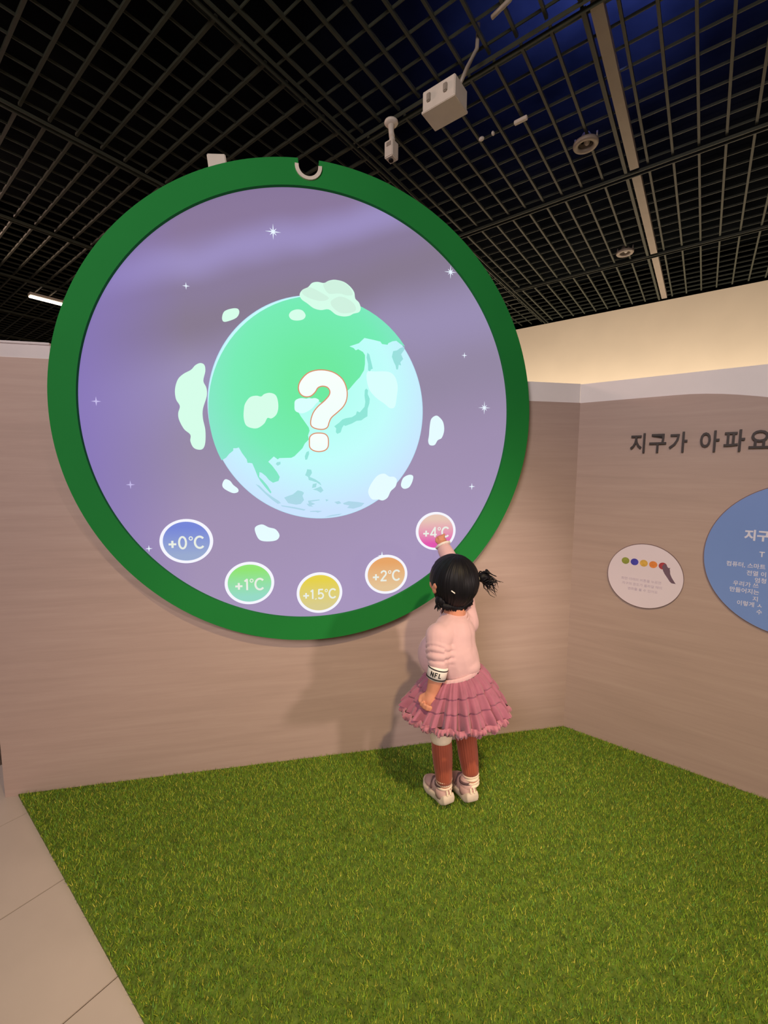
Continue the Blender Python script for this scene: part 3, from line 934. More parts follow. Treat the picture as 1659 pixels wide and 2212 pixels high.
# the five round temperature buttons along the bottom of the screen
BCOL = {'+0': ((112, 130, 214), (150, 168, 206)), '+1': ((140, 226, 112), (146, 216, 196)), '+1.5': ((226, 206, 66), (214, 202, 138)),
        '+2': ((228, 162, 100), (226, 194, 150)), '+4': ((228, 196, 180), (224, 84, 172))}
BLAB = {'+0': 'round blue +0°C button with white rim, leftmost on the screen', '+1': 'round green +1°C button with white rim low on the screen',
        '+1.5': 'round yellow +1.5°C button at the bottom of the screen', '+2': 'round orange +2°C button with white rim on the screen',
        '+4': 'round pink +4°C button pressed by the child'}
for t, x, z, r, rz in ART['buttons']:
    b = empty('temperature_button', (x, -0.03, z), BLAB[t], 'button', 'temperature buttons on the screen')
    rim = link('button_rim', lathe([(r * 0.885, 0.0), (r * 0.885, -0.0065), (r * 0.90, -0.008), (r * 0.98, -0.008), (r, -0.0065), (r, 0.0)], 64, 'Y'), M['button_rim'], b, True)
    lo, hi = BCOL[t][1], BCOL[t][0]
    gl = glow('button_colour', srgb(*lo), 1.0, top=srgb(*hi))
    link('button_face', lathe([(0.0001, -0.0072), (r * 0.45, -0.0070), (r * 0.8, -0.0058), (r * 0.895, -0.004), (r * 0.9, 0.0)], 64, 'Y'), gl, b, True)
    me = stroke_text(t + '°C', r * (0.48 if t == '+1.5' else 0.55), -0.0082, -r * 0.05)
    tx = link('button_lettering', me, M['button_text'], b)
    for c in b.children:
        c.scale = (1.0, 1.0, rz / r if c is not tx else 1.0)

# ------------------------------------------------------------------ signs on the right wall
CT, ST = math.cos(TH), math.sin(TH)


def on_right(s, z, out=0.0):
    return Vector((1.2355 + s * CT + out * ST, s * ST - out * CT, z))


sg = empty('raised_lettering', on_right(0.209, 1.33), 'dark brown raised Korean letters high on the right wood wall', 'lettering', rot=(0, 0, TH))
for ch, s in zip('지구가아파요', (0.209, 0.277, 0.345, 0.444, 0.518, 0.590)):
    me = text_mesh(ch, 0.0865, 0.0035, 0.0012, 'LEFT')
    to_wall(me, 0.80, s - 0.209 - 0.003, -0.004, -0.0085)
    link('letter', me, M['letter_brown'], sg)


def round_sign(name, s, z, r, m, label):
    e = empty(name, on_right(s, z, 0.001), label, 'sign', rot=(0, 0, TH))
    link('sign_board', prism_xz(circle_pts(0, 0, r - 0.0022, 96), -0.0062, -0.002), m, e)
    link('sign_rim', lathe([(r - 0.003, 0.0), (r - 0.003, -0.006), (r, -0.006), (r, 0.0), (r - 0.003, 0.0)], 96, 'Y'), M['sign_edge'], e)
    return e


ws = round_sign('instruction_sign', 0.2905, 0.797, 0.139, M['sign_white'], 'small round white sign with five coloured balls and a hand on the right wall')
for i, c in enumerate([(142, 150, 66), (70, 68, 176), (214, 170, 78), (226, 136, 66), (168, 62, 72)]):
    x, z = -0.072 + 0.034 * i, 0.058 - 0.0035 * i * 0.3
    bm_ = mat('print_ball', srgb(*c), 0.4, vary=(60, 0.2))
    link('printed_ball', prism_xz(circle_pts(x, z, 0.0145, 28), -0.0066, -0.006), bm_, ws)
hand = [(0.070, 0.066), (0.076, 0.060), (0.080, 0.052), (0.084, 0.048), (0.090, 0.050), (0.088, 0.044), (0.090, 0.036), (0.091, 0.024), (0.098, 0.008), (0.112, -0.014),
        (0.098, -0.013), (0.092, -0.008), (0.083, 0.006), (0.072, 0.022), (0.066, 0.034), (0.064, 0.044), (0.061, 0.050), (0.064, 0.058)]
link('printed_hand', prism_xz(hand, -0.0070, -0.006), M['print_hand'], ws)
for i, t in enumerate(('화면 아래의 버튼을 누르면', '지구의 온도가 올라갈 때의', '변화를 볼 수 있어요')):
    me = text_mesh(t, 0.0135, 0.0002, 0.0)
    to_wall(me, 1.0, -0.01 + 0.004 * i, -0.024 - 0.021 * i, -0.0066)
    link('printed_text', me, M['print_faint'], ws)
bs = round_sign('information_sign', 0.768, 0.925, 0.284, M['sign_blue'], 'large round blue sign with white Korean writing, cut off at the right')
for t, s, z, sz, off in (('지구', 0.601, 0.992, 0.042, 0.0016), ('T', 0.648, 0.930, 0.027, 0.0006), ('컴퓨터, 스마트', 0.556, 0.8850, 0.0205, 0.0003), ('전열 이', 0.617, 0.8570, 0.0205, 0.0003),
                        ('엄청', 0.6415, 0.8330, 0.0205, 0.0003), ('우리가 쓰', 0.581, 0.8120, 0.0205, 0.0003), ('만들어지는', 0.572, 0.7870, 0.0205, 0.0003), ('지', 0.641, 0.7610, 0.0205, 0.0003),
                        ('이렇게 ㅅ', 0.597, 0.7380, 0.0205, 0.0003), ('수', 0.655, 0.7140, 0.0205, 0.0003)):
    me = text_mesh(t, sz, 0.0002, off, 'LEFT')
    to_wall(me, 0.92, s - 0.768, z - 0.925, -0.0066)
    link('printed_text', me, M['print_pale'], bs)

# ------------------------------------------------------------------ ceiling fixtures
ROTC = (0, 0, PHI)
bx = empty('junction_box', ab(-0.993, 1.731, 2.774), 'white metal box hanging under the dark ceiling grid beside the camera', 'box', rot=ROTC)
link('box_body', box_mesh(-0.078, 0.078, -0.056, 0.056, 0.0, 0.082, 0.004), M['fixture_white'], bx)
link('box_lid', box_mesh(-0.081, 0.081, -0.059, 0.059, -0.006, 0.004, 0.002), M['fixture_white'], bx)
for x in (-0.045, 0.035):
    link('latch', box_mesh(x - 0.009, x + 0.009, -0.066, -0.055, 0.028, 0.060, 0.003), M['fixture_grey'], bx)
link('cable_gland', lathe([(0.0001, 0), (0.011, 0), (0.011, 0.02), (0.0001, 0.02)], 16), M['fixture_grey'], bx).location = (0.03, 0.0, 0.082)
link('hanger_rod', loft([(0.066, 0.0, 0.07), (0.09, 0.027, 0.15), (0.117, 0.056, 0.226), (0.12, 0.06, 0.32)], [0.008, 0.008, 0.008, 0.008], 12), M['fixture_grey'], bx, True)

rd = empty('conduit', ab(-0.745, 1.640, 2.93), 'grey conduit stub hanging under the ceiling grid at top of picture', 'conduit', rot=ROTC)
link('pipe', loft([(0.0, 0.0, 0.0), (0.075, -0.018, 0.0), (0.12, -0.03, 0.03), (0.13, -0.035, 0.10)], [0.008, 0.008, 0.008, 0.008], 12), M['fixture_grey'], rd, True)

cm = empty('security_camera', ab(-1.39, 1.882, CZ - 0.002), 'small beige ceiling camera on a ball mount above the screen', 'camera', rot=ROTC)
link('mount_base', lathe([(0.0001, 0), (0.034, 0), (0.036, -0.006), (0.030, -0.014), (0.016, -0.018), (0.0001, -0.018)], 32), M['fixture_white'], cm, True)
link('mount_stem', loft([(0, 0, -0.014), (0, 0.0, -0.045), (0.003, 0.002, -0.07)], [0.017, 0.013, 0.015], 18), M['fixture_white'], cm, True)
link('swivel_joint', fix(pydata(*ellipsoid((0.004, 0.003, -0.085), (0.015, 0.015, 0.018), None, 20, 12))), M['fixture_white'], cm, True)
link('camera_body', box_mesh(-0.026, 0.026, -0.024, 0.030, -0.178, -0.098, 0.004), M['fixture_white'], cm)
link('camera_lens', lathe([(0.0001, 0), (0.012, 0), (0.013, 0.004), (0.010, 0.008), (0.0001, 0.008)], 24), M['lens_black'], cm).location = (0.0, 0.0, -0.187)
link('label_plate', box_mesh(-0.012, 0.016, -0.0255, -0.0235, -0.128, -0.108, 0.001), M['fixture_grey'], cm)


def downlight(a, b, label, tilt):
    d = empty('downlight', ab(a * U, b * U, CZ), label, 'downlight', 'recessed downlights', rot=(tilt, 0, PHI))
    link('trim_ring', lathe([(0.036, 0.012), (0.040, -0.004), (0.060, -0.006), (0.064, 0.0), (0.064, 0.012), (0.036, 0.012)], 40), M['strip_metal'], d, True)
    link('reflector_cup', lathe([(0.036, 0.010), (0.030, 0.04), (0.018, 0.06), (0.0001, 0.062)], 32), M['fixture_grey'], d, True)
    link('lamp_bulb', fix(pydata(*ellipsoid((0.004, 0.012, 0.028), (0.017, 0.017, 0.022), None, 18, 12))), M['fixture_white'], d, True)
    for s in (-1, 1):
        link('spring_clip', box_mesh(s * 0.055 - 0.004, s * 0.055 + 0.004, -0.003, 0.003, 0.004, 0.05), M['fixture_grey'], d)


downlight(-0.360, 1.5047, 'round recessed downlight in the grid, nearer of the two', 0.0)
downlight(-0.3604, 2.3255, 'round recessed downlight further back, close above the cream wall', 0.0)

for lab, a, b, L, nm in (('pale yellow pipe cap seen through the grid, left of two dots', -0.608, 1.287, 0.030, 'pipe_cap'),
                         ('tiny round white pipe cap seen through the grid', -0.5714, 1.2878, 0.016, 'pipe_cap'),
                         ('short pale clamp bar seen through the ceiling grid', -0.4886, 1.2908, 0.066, 'clamp_bar')):
    k = (CZ + 0.008 - 1.25)
    e = link(nm, fix(pydata(*ellipsoid((0, 0, 0), (L / 2, 0.012, 0.010), None, 18, 10))) if nm == 'pipe_cap' else box_mesh(-L / 2, L / 2, -0.010, 0.010, -0.008, 0.008, 0.002), M['fixture_white'])
    e.location = ab(a * k, b * k, CZ + 0.008)
    e.rotation_euler = ROTC
    tag(e, lab, 'fitting')

lp = empty('strip_lamp', ab(-5.655, 1.559, CZ - 0.01), 'glowing warm strip lamp on the ceiling at far left', 'lamp', rot=(0, 0, PB))
link('lamp_housing', box_mesh(-0.16, 0.16, -0.04, 0.04, 0.0, 0.03, 0.004), M['fixture_white'], lp)
link('lamp_diffuser', box_mesh(-0.155, 0.155, -0.036, 0.036, -0.012, 0.0, 0.004), M['lamp_glow'], lp)

br = empty('wall_bracket', (-0.298, 0.12, 2.39), 'small pale box peeking over the top left of the green rim', 'bracket', rot=(0, math.radians(-6), 0))
link('bracket_box', box_mesh(-0.034, 0.034, -0.03, 0.03, -0.10, 0.046, 0.003), M['fixture_white'], br)
link('bracket_arm', box_mesh(-0.012, 0.012, -0.119, -0.02, -0.10, -0.08, 0.002), M['fixture_white'], br)

# ------------------------------------------------------------------ the child
kid = empty('person', (0.53, -0.33, 0.0), 'small child in pink sweatshirt and mauve tutu reaching up to the screen', 'person')


def kl(name, me, m, parent=None, smooth=True):
    o = link(name, me, m, None, smooth)
    return under(o, kid) if parent is None else sub(o, parent)


def sub(o, parent):
    o.parent = parent
    return o


def kfuse(*a, **k):
    name, parts, vox, m = a
    return under(fuse(name, parts, vox, m, None, **k), kid)


HEAD = Vector((0.541, -0.29, 0.842))
HF = Vector((-0.30, 0.93, 0.16)).normalized()        # where the face looks
HR = HF.cross(Vector((0, 0, 1))).normalized()        # her right
HU = HR.cross(HF).normalized()
HM = Matrix((HR, HF, HU)).transposed()               # local x right, y forward, z up


def H(x, y, z):
    return HEAD + HM @ Vector((x, y, z))


PEL = Vector((0.543, -0.33, 0.445))
CHEST = Vector((0.525, -0.325, 0.60))
NECK = Vector((0.545, -0.305, 0.715))
SHL = Vector((0.468, -0.360, 0.660))
SHR = Vector((0.602, -0.282, 0.668))
ELL = Vector((0.454, -0.398, 0.556))
WRL = Vector((0.434, -0.396, 0.476))
ELR = Vector((0.612, -0.185, 0.800))
WRR = Vector((0.567, -0.088, 0.938))
HIPL, HIPR = Vector((0.502, -0.335, 0.40)), Vector((0.588, -0.325, 0.40))
KNL, KNR = Vector((0.492, -0.338, 0.245)), Vector((0.592, -0.332, 0.236))
ANL, ANR = Vector((0.499, -0.357, 0.092)), Vector((0.603, -0.362, 0.100))
TOL, TOR = Vector((0.480, -0.285, 0.02)), Vector((0.582, -0.285, 0.02))


def fingers(palm, fwd, up, side, curl, ln, r, thumb):
    """four unequal bent fingers and a thumb rooted in the palm; curl in radians per joint"""
    out = []
    for i, (s, k) in enumerate(((-1.2, 0.88), (-0.4, 1.0), (0.4, 0.95), (1.15, 0.76))):
        p = palm + side * (s * r * 1.75) + fwd * (ln * 0.45)
        a = 0.0
        for seg, q in enumerate((0.42, 0.33, 0.25)):
            a += curl[min(i, len(curl) - 1)]
            d = fwd * math.cos(a) - up * math.sin(a)
            p2 = p + d * (ln * k * q * 1.35)
            out.append(capsule(p, p2, r * (1 - 0.1 * seg), r * (0.93 - 0.1 * seg), 12, 4))
            p = p2
    b = palm + side * (thumb * r * 2.0) - fwd * (ln * 0.25)
    t1 = b + (side * thumb * 0.7 + fwd * 0.7).normalized() * ln * 0.5
    t2 = t1 + (fwd * 0.8 - up * 0.5).normalized() * ln * 0.42
    out += [capsule(b, t1, r * 1.25, r * 1.1, 12, 4), capsule(t1, t2, r * 1.1, r * 0.85, 12, 4)]
    return out


body = []
body += [ellipsoid(HEAD + HM @ Vector((0, -0.004, 0.006)), (0.079, 0.088, 0.090), HM), ellipsoid(H(0, 0.030, -0.036), (0.060, 0.056, 0.056), HM),
         ellipsoid(H(0.034, 0.052, -0.034), (0.026, 0.026, 0.026), HM), ellipsoid(H(-0.034, 0.052, -0.034), (0.026, 0.026, 0.026), HM),
         ellipsoid(H(0, 0.070, -0.066), (0.026, 0.020, 0.018), HM), ellipsoid(H(0, 0.088, -0.018), (0.010, 0.014, 0.011), HM), ellipsoid(H(0, 0.083, -0.002), (0.007, 0.010, 0.016), HM)]
for s in (-1, 1):
    body += [ellipsoid(H(s * 0.080, -0.002, -0.022), (0.008, 0.014, 0.022), HM), ellipsoid(H(s * 0.082, -0.008, -0.010), (0.008, 0.013, 0.013), HM)]
body += [capsule(H(0, -0.02, -0.05), NECK, 0.040, 0.040), capsule(NECK, NECK - Vector((0, 0, 0.03)), 0.040, 0.055)]
body += [capsule(CHEST + Vector((0.005, 0, 0.03)), CHEST, 0.072, 0.078), capsule(CHEST, PEL, 0.072, 0.070)]
body += [capsule(NECK - Vector((0, 0, 0.035)), SHL, 0.04, 0.034), capsule(NECK - Vector((0, 0, 0.035)), SHR, 0.04, 0.034)]
body += [capsule(SHL, ELL, 0.033, 0.028), capsule(ELL, WRL, 0.029, 0.021), capsule(SHR, ELR, 0.033, 0.028), capsule(ELR, WRR, 0.028, 0.020)]
body += [capsule(HIPL, KNL, 0.050, 0.034), capsule(KNL, ANL, 0.033, 0.025), capsule(HIPR, KNR, 0.050, 0.034), capsule(KNR, ANR, 0.033, 0.025)]
body += [capsule(ANL, TOL, 0.026, 0.020), capsule(ANR, TOR, 0.026, 0.020)]
# left hand hangs half closed against the skirt
fw = Vector((-0.36, -0.05, -0.93)).normalized()
sd = Vector((-0.80, 0.55, 0.25)).normalized()
sd = (sd - fw * sd.dot(fw)).normalized()
up = fw.cross(sd).normalized()
if up.y > 0:
    up = -up
PL = WRL + fw * 0.030
body += [capsule(WRL, PL, 0.021, 0.022), ellipsoid(PL + fw * 0.004, (0.029, 0.020, 0.028), Matrix((sd, up, fw)).transposed())]
body += fingers(PL, fw, up * -1, sd, (0.95,), 0.034, 0.0082, 1)
# right hand presses the button with the index finger
fr = Vector((-0.10, 0.62, 0.70)).normalized()
sr = Vector((-0.95, -0.1, -0.05))
sr = (sr - fr * sr.dot(fr)).normalized()
ur = fr.cross(sr).normalized()
if ur.y > 0:
    ur = -ur
PR = WRR + fr * 0.014
body += [capsule(WRR, PR, 0.020, 0.021), ellipsoid(PR, (0.024, 0.015, 0.022), Matrix((sr, ur, fr)).transposed())]
body += fingers(PR, fr, ur * -1, sr, (0.7, 0.95, 1.0, 1.05), 0.023, 0.0064, 1)
kfuse('body', body, 0.0032, M['skin'], smooth=3)

# face
for s in (-1, 1):
    e = kl('eye', fix(pydata(*ellipsoid(H(s * 0.031, 0.071, 0.004), (0.0125, 0.008, 0.0085), HM, 20, 12))), M['eye_white'])
    sub(link('iris', fix(pydata(*ellipsoid(H(s * 0.031, 0.0765, 0.004), (0.0066, 0.0035, 0.0066), HM, 18, 10))), M['iris'], None, True), e)
    kl('eyebrow', fix(pydata(*join([capsule(H(s * 0.018, 0.082, 0.022), H(s * 0.032, 0.079, 0.026), 0.0022, 0.0026, 10, 3), capsule(H(s * 0.032, 0.079, 0.026), H(s * 0.046, 0.070, 0.022), 0.0026, 0.0014, 10, 3)]))), M['hair'])
kl('lips', fix(pydata(*join([capsule(H(-0.014, 0.082, -0.046), H(0, 0.088, -0.044), 0.0026, 0.004, 12, 4), capsule(H(0, 0.088, -0.044), H(0.014, 0.082, -0.046), 0.004, 0.0026, 12, 4),
                             capsule(H(-0.009, 0.083, -0.051), H(0.009, 0.083, -0.051), 0.0036, 0.0036, 12, 4)]))), M['lip'])

# hair: smooth cap with a short nape, gathered into a pigtail
rnd = random.Random(4)
V, F = [], []
SG, RG = 220, 70
for i in range(RG + 1):
    el = -math.pi / 2 + math.pi * i / RG
    for s in range(SG):
        az = 2 * math.pi * s / SG
        d = Vector((math.cos(el) * math.cos(az), math.cos(el) * math.sin(az), math.sin(el)))
        r = 1.0
        # the face opening: sink the cap under the skin in front
        open_ = max(0.0, d.y - 0.60) * 2.8 if d.z < 0.50 else max(0.0, d.y - 0.84)
        low = max(0.0, -d.z - 0.30)
        r -= 0.30 * min(1.0, open_ * 1.6)
        if d.y > 0.12 and d.z < -0.15:
            r -= 0.25 * min(1.0, (d.y - 0.12) * 4) * min(1, low * 4 + 0.2)
        strand = 0.011 * math.sin(az * 61 + 3 * math.sin(el * 3)) * math.cos(el) + 0.010 * math.sin(az * 23 + 1.7) * math.cos(el) + 0.008 * math.sin(az * 9 + 0.4)
        if d.y < 0 and d.z < -0.2:
            strand += 0.018 * math.sin(az * 47 + 5 * el)
        r += strand * 0.5
        p = Vector((d.x * 0.0895, d.y * 0.099 - 0.006, d.z * 0.098 + 0.002)) * r
        if d.z < -0.45 and d.y < 0.2:
            p.z -= 0.030 * (-d.z - 0.45)
            p.y += 0.012 * (-d.z - 0.45)
        V.append(HEAD + HM @ (p * 0.975))
for i in range(RG):
    for s in range(SG):
        t = (s + 1) % SG
        F.append((i * SG + s, i * SG + t, (i + 1) * SG + t, (i + 1) * SG + s))
F.append(tuple(reversed(range(SG))))
F.append(tuple(RG * SG + s for s in range(SG)))
hair = kl('hair', fix(pydata(V, F)), M['hair'])


def tuft(root, direction, n, length, seed, droop, r=0.0035, curl=0.016):
    """curly locks: each strand spirals away from the root and sags"""
    g = random.Random(seed)
    parts = []
    d0 = Vector(direction).normalized()
    for k in range(n):
        j = Vector((g.uniform(-1, 1), g.uniform(-1, 1), g.uniform(-1, 1)))
        d = (d0 + j * 0.45).normalized()
        x, y, _ = frame(d)
        L = length * g.uniform(0.5, 1.1)
        ph, fq = g.uniform(0, 6.28), g.uniform(0.5, 1.1) * g.choice((-1, 1))
        R_ = curl * g.uniform(0.5, 1.2)
        path, rad = [], []
        for s in range(11):
            q = s / 10
            a = ph + fq * 6.28 * q
            p = Vector(root) + j * 0.007 + d * (L * q) + (x * (math.cos(a) - math.cos(ph)) + y * (math.sin(a) - math.sin(ph))) * R_ * q ** 0.6 - Vector((0, 0, droop * q * q))
            path.append(p)
            rad.append(max(0.0006, r * (1 - 0.75 * q)))
        me = loft(path, rad, 6)
        parts.append(([v.co.copy() for v in me.vertices], [tuple(q.vertices) for q in me.polygons]))
        bpy.data.meshes.remove(me)
    return fix(pydata(*join(parts)))


def join_meshes(ms):
    me = pydata(*join([([v.co.copy() for v in m.vertices], [tuple(q.vertices) for q in m.polygons]) for m in ms]))
    for m in ms:
        bpy.data.meshes.remove(m)
    return me


PONY = Vector((0.631, -0.300, 0.846))
sub(link('hair_tie', lathe([(0.010, -0.004), (0.013, 0.0), (0.010, 0.004)], 18), M['cuff_white'], None, True), hair)
tie = bpy.data.objects[[o.name for o in COL.objects if o.name.startswith('hair_tie')][-1]]
tie.location = PONY + Vector((0.004, 0, 0))
tie.rotation_euler = (0, math.radians(80), 0)
kl('ponytail', join_meshes([fix(pydata(*ellipsoid(PONY + Vector((0.024, -0.002, 0.002)), (0.022, 0.018, 0.020), None, 18, 12))), tuft(PONY + Vector((0.012, 0, 0)), (1, -0.1, 0.05), 26, 0.062, 5, 0.020, 0.0050, 0.014), tuft(PONY + Vector((0.02, 0, 0.0)), (1, -0.1, -0.15), 18, 0.080, 11, 0.026, 0.0026, 0.013)]), M['hair'])
wisps = []
for k in range(26):
    t = -1 + 2 * k / 25
    root = H(t * 0.062, -0.062 + 0.02 * abs(t), -0.078 + 0.012 * abs(t))
    d = HM @ Vector((t * 0.25, -0.25, -1))
    me = loft([root, root + d * 0.012, root + d * 0.022 + Vector((rnd.uniform(-.005, .005), -0.002, 0))], [0.0085, 0.0065, 0.0012], 7)
    wisps.append(([v.co.copy() for v in me.vertices], [tuple(q.vertices) for q in me.polygons]))
kl('nape_hair', fix(pydata(*join(wisps))), M['hair'])
kl('side_tuft', join_meshes([fix(pydata(*ellipsoid(H(-0.062, -0.022, -0.066), (0.020, 0.022, 0.026), HM, 18, 12))), tuft(H(-0.064, -0.022, -0.072), (-0.25, -0.35, -1), 12, 0.024, 8, 0.004, 0.005, 0.005)]), M['hair'])
clip = kl('hair_clip', fix(pydata(*join([capsule(H(-0.062, -0.074, -0.004), H(-0.054, -0.081, -0.010), 0.0022, 0.0022, 10, 3)]))), M['cuff_white'])

# sweatshirt
shirt = []
shirt += [capsule(CHEST + Vector((0.012, 0.004, 0.045)), CHEST + Vector((0.004, 0, -0.02)), 0.078, 0.094), capsule(CHEST + Vector((0.004, 0, -0.02)), CHEST + Vector((0.014, 0, -0.050)), 0.094, 0.092), ellipsoid(CHEST + Vector((0.034, -0.034, -0.052)), (0.062, 0.056, 0.040))]
shirt += [ellipsoid(CHEST + Vector((-0.046, 0.035, -0.040)), (0.066, 0.062, 0.080)), ellipsoid(CHEST + Vector((0.030, -0.020, -0.020)), (0.062, 0.055, 0.085))]
shirt += [capsule(NECK - Vector((0, -0.004, 0.030)), SHL + Vector((0.01, 0, 0)), 0.052, 0.046), capsule(NECK - Vector((0, -0.004, 0.030)), SHR, 0.052, 0.044)]
shirt += [capsule(SHL, SHL + (ELL - SHL) * 0.5, 0.048, 0.045), capsule(SHL + (ELL - SHL) * 0.5, SHL + (ELL - SHL) * 0.78, 0.045, 0.0375)]
shirt += [capsule(SHR, ELR, 0.046, 0.042), capsule(ELR, WRR + (ELR - WRR) * 0.16, 0.042, 0.031)]
axL = (ELL - SHL).normalized()


def folds(co):
    d = np.zeros(len(co))
    rel = co - np.array(SHL)
    t = rel @ np.array(axL)
    rad = np.linalg.norm(rel - t[:, None] * np.array(axL), axis=1)
    arm = np.clip((0.062 - rad) / 0.012, 0, 1) * np.clip((t - 0.015) / 0.03, 0, 1)
    th = np.arctan2(rel[:, 0], rel[:, 1])
    for k in np.nonzero(arm > 0.01)[0]:
        u = t[k] / 0.0215 + 0.9 * noise.noise(Vector((th[k] * 0.8 + 4, t[k] * 14, 3.1))) + 0.25 * math.sin(th[k] * 2)
        d[k] += arm[k] * 0.0085 * (abs(math.sin(math.pi * u)) ** 0.7 - 0.62) * min(1.0, max(0.0, (0.100 - t[k]) / 0.02))
    for k, c in enumerate(co):
        z = c[2]
        q = noise.noise(Vector((c[0] * 16, c[1] * 16, c[2] * 9))) * 0.0045
        q += noise.noise(Vector((c[0] * 30 + 5, c[1] * 30, c[2] * 14))) * 0.002
        d[k] += q * (1 - 0.7 * arm[k])
    return d


sw = kfuse('sweatshirt', shirt, 0.0040, M['pink_knit'], smooth=4, disp=folds)


def ring_band(center, rx, ry, h, thick, tilt=(0, 0), segs=64, wav=0.0, rz=0.0):
    """ribbed band round the body: outer wall, lip and inner wall"""
    V, F = [], []
    prof = [(0, h / 2 - 0.002), (thick * 0.6, h / 2), (thick, h / 4), (thick, -h / 4), (thick * 0.5, -h / 2), (0, -h / 2 + 0.002)]
    for s in range(segs):
        a = 2 * math.pi * s / segs
        k = 1 + wav * math.sin(a * 40)
        for o_, z_ in prof:
            x, y = (rx + o_) * k * math.cos(a), (ry + o_) * k * math.sin(a)
            x, y = x * math.cos(rz) - y * math.sin(rz), x * math.sin(rz) + y * math.cos(rz)
            V.append(Vector(center) + Vector((x, y, z_ + tilt[0] * x + tilt[1] * y)))
    n = len(prof)
    for s in range(segs):
        t = (s + 1) % segs
        for k in range(n - 1):
            F.append((s * n + k, t * n + k, t * n + k + 1, s * n + k + 1))
    return fix(pydata(V, F))


sub(link('hem_band', ring_band((0.537, -0.328, 0.512), 0.089, 0.085, 0.026, 0.006, (0.26, -0.05), 160, 0.006), M['pink_knit'], None, True), sw)
sub(link('collar', ring_band(NECK + Vector((0.0, 0.0, -0.004)), 0.048, 0.046, 0.014, 0.006, (0.05, 0.25), 96, 0.004), M['pink_knit'], None, True), sw)
# left cuff with its black lines and lettering
c0 = ELL + (SHL - ELL).normalized() * 0.008
c1 = ELL + (WRL - ELL).normalized() * 0.033
cx, cy, cz_ = frame(c0 - c1)
CR = 0.0345
cuff = sub(link('cuff', loft([c0 + cz_ * 0.006, c0, c1, c1 - cz_ * 0.003, c1], [CR - 0.003, CR, CR - 0.001, CR - 0.004, CR - 0.008], 48), M['cuff_white'], None, True), sw)
for t in (0.06, 0.86):
    q = c0 + (c1 - c0) * t
    sub(link('cuff_stripe', loft([q + cz_ * 0.0022, q + cz_ * 0.0019, q - cz_ * 0.0019, q - cz_ * 0.0022], [CR - 0.002, CR + 0.0006, CR + 0.0006, CR - 0.002], 48), M['cuff_black'], None, True), sw)
view = (Vector((0, -1.729, 1.25)) - c0).normalized()
a_mid = math.atan2(view.dot(cy), view.dot(cx)) 
mid = (c0 + c1) / 2
V, F = strokes('NFL')
V2 = []
for x, y in V:
    a = a_mid - 0.06 + x * 0.0180 / CR
    V2.append(mid + cz_ * (y * 0.0160 + 0.0014) + cx * ((CR + 0.0005) * math.cos(a)) + cy * ((CR + 0.0005) * math.sin(a)))
me = pydata(V2, F)
sub(link('cuff_lettering', me, M['cuff_black'], None), sw)
# white edge of the right cuff
q0 = WRR + (ELR - WRR) * 0.02
sub(link('cuff', loft([q0 + (ELR - WRR).normalized() * 0.008, q0 + (ELR - WRR).normalized() * 0.004, q0, q0 - (ELR - WRR).normalized() * 0.001], [0.030, 0.0335, 0.0335, 0.027], 40), M['cuff_white'], None, True), sw)

# tutu: three gathered tiers of tulle and a frilled hem
SKC = Vector((0.541, -0.332, 0.0))


def skirt_surface(r0, r1, z0, z1, folds_, amp, seed, rows_=36, segs=420, tier=True, phase=0.0, bell=0.75):
    g = random.Random(seed)
    ph = [g.uniform(0, 6.28) for _ in range(4)]
    V, F = [], []
    for i in range(rows_ + 1):
        t = i / rows_
        r = r0 + (r1 - r0) * t ** bell
        z = z0 + (z1 - z0) * t
        if tier:
            u = (t * 3.0) % 1.0 if t < 1 else 1.0
            r += 0.010 * (1 - (1 - u) ** 3) - 0.004 * u - (0.003 if u < 0.06 and t > 0.1 else 0.0)
        for s in range(segs):
            a = 2 * math.pi * s / segs
            nf = folds_
            w = (1.9 * abs(math.sin(0.5 * nf * a + phase + 0.45 * math.sin(4 * a + ph[0]))) - 1.2) * 0.75 + 0.55 * math.sin((nf * 1.62 + 0) // 1 * a + ph[1]) * t + 0.35 * math.sin(7 * a + ph[2]) * t
            w += 0.35 * math.sin(nf * 3 * a + ph[3]) * math.exp(-t * 4)
            rr = r + amp * (0.25 + t) * w
            tz = 0.028 * math.cos(a + 0.0) * (-0.1) * t + (-0.10) * math.sin(a) * rr * t
            V.append(SKC + Vector((rr * math.cos(a), rr * math.sin(a), z + tz + 0.006 * w * t + (0.20 * rr * math.cos(a) - 0.02 * rr * math.sin(a)) * (1 - t) * 0.9)))
    for i in range(rows_):
        for s in range(segs):
            q = (s + 1) % segs
            F.append((i * segs + s, i * segs + q, (i + 1) * segs + q, (i + 1) * segs + s))
    return V, F


V, F = skirt_surface(0.088, 0.177, 0.514, 0.376, 20, 0.0165, 2)
sk = kl('tutu_skirt', pydata(V, F), M['tulle'])
V, F = skirt_surface(0.080, 0.166, 0.500, 0.366, 17, 0.010, 9, tier=False)
sub(link('underskirt', pydata(V, F), M['tulle'], None, True), sk)


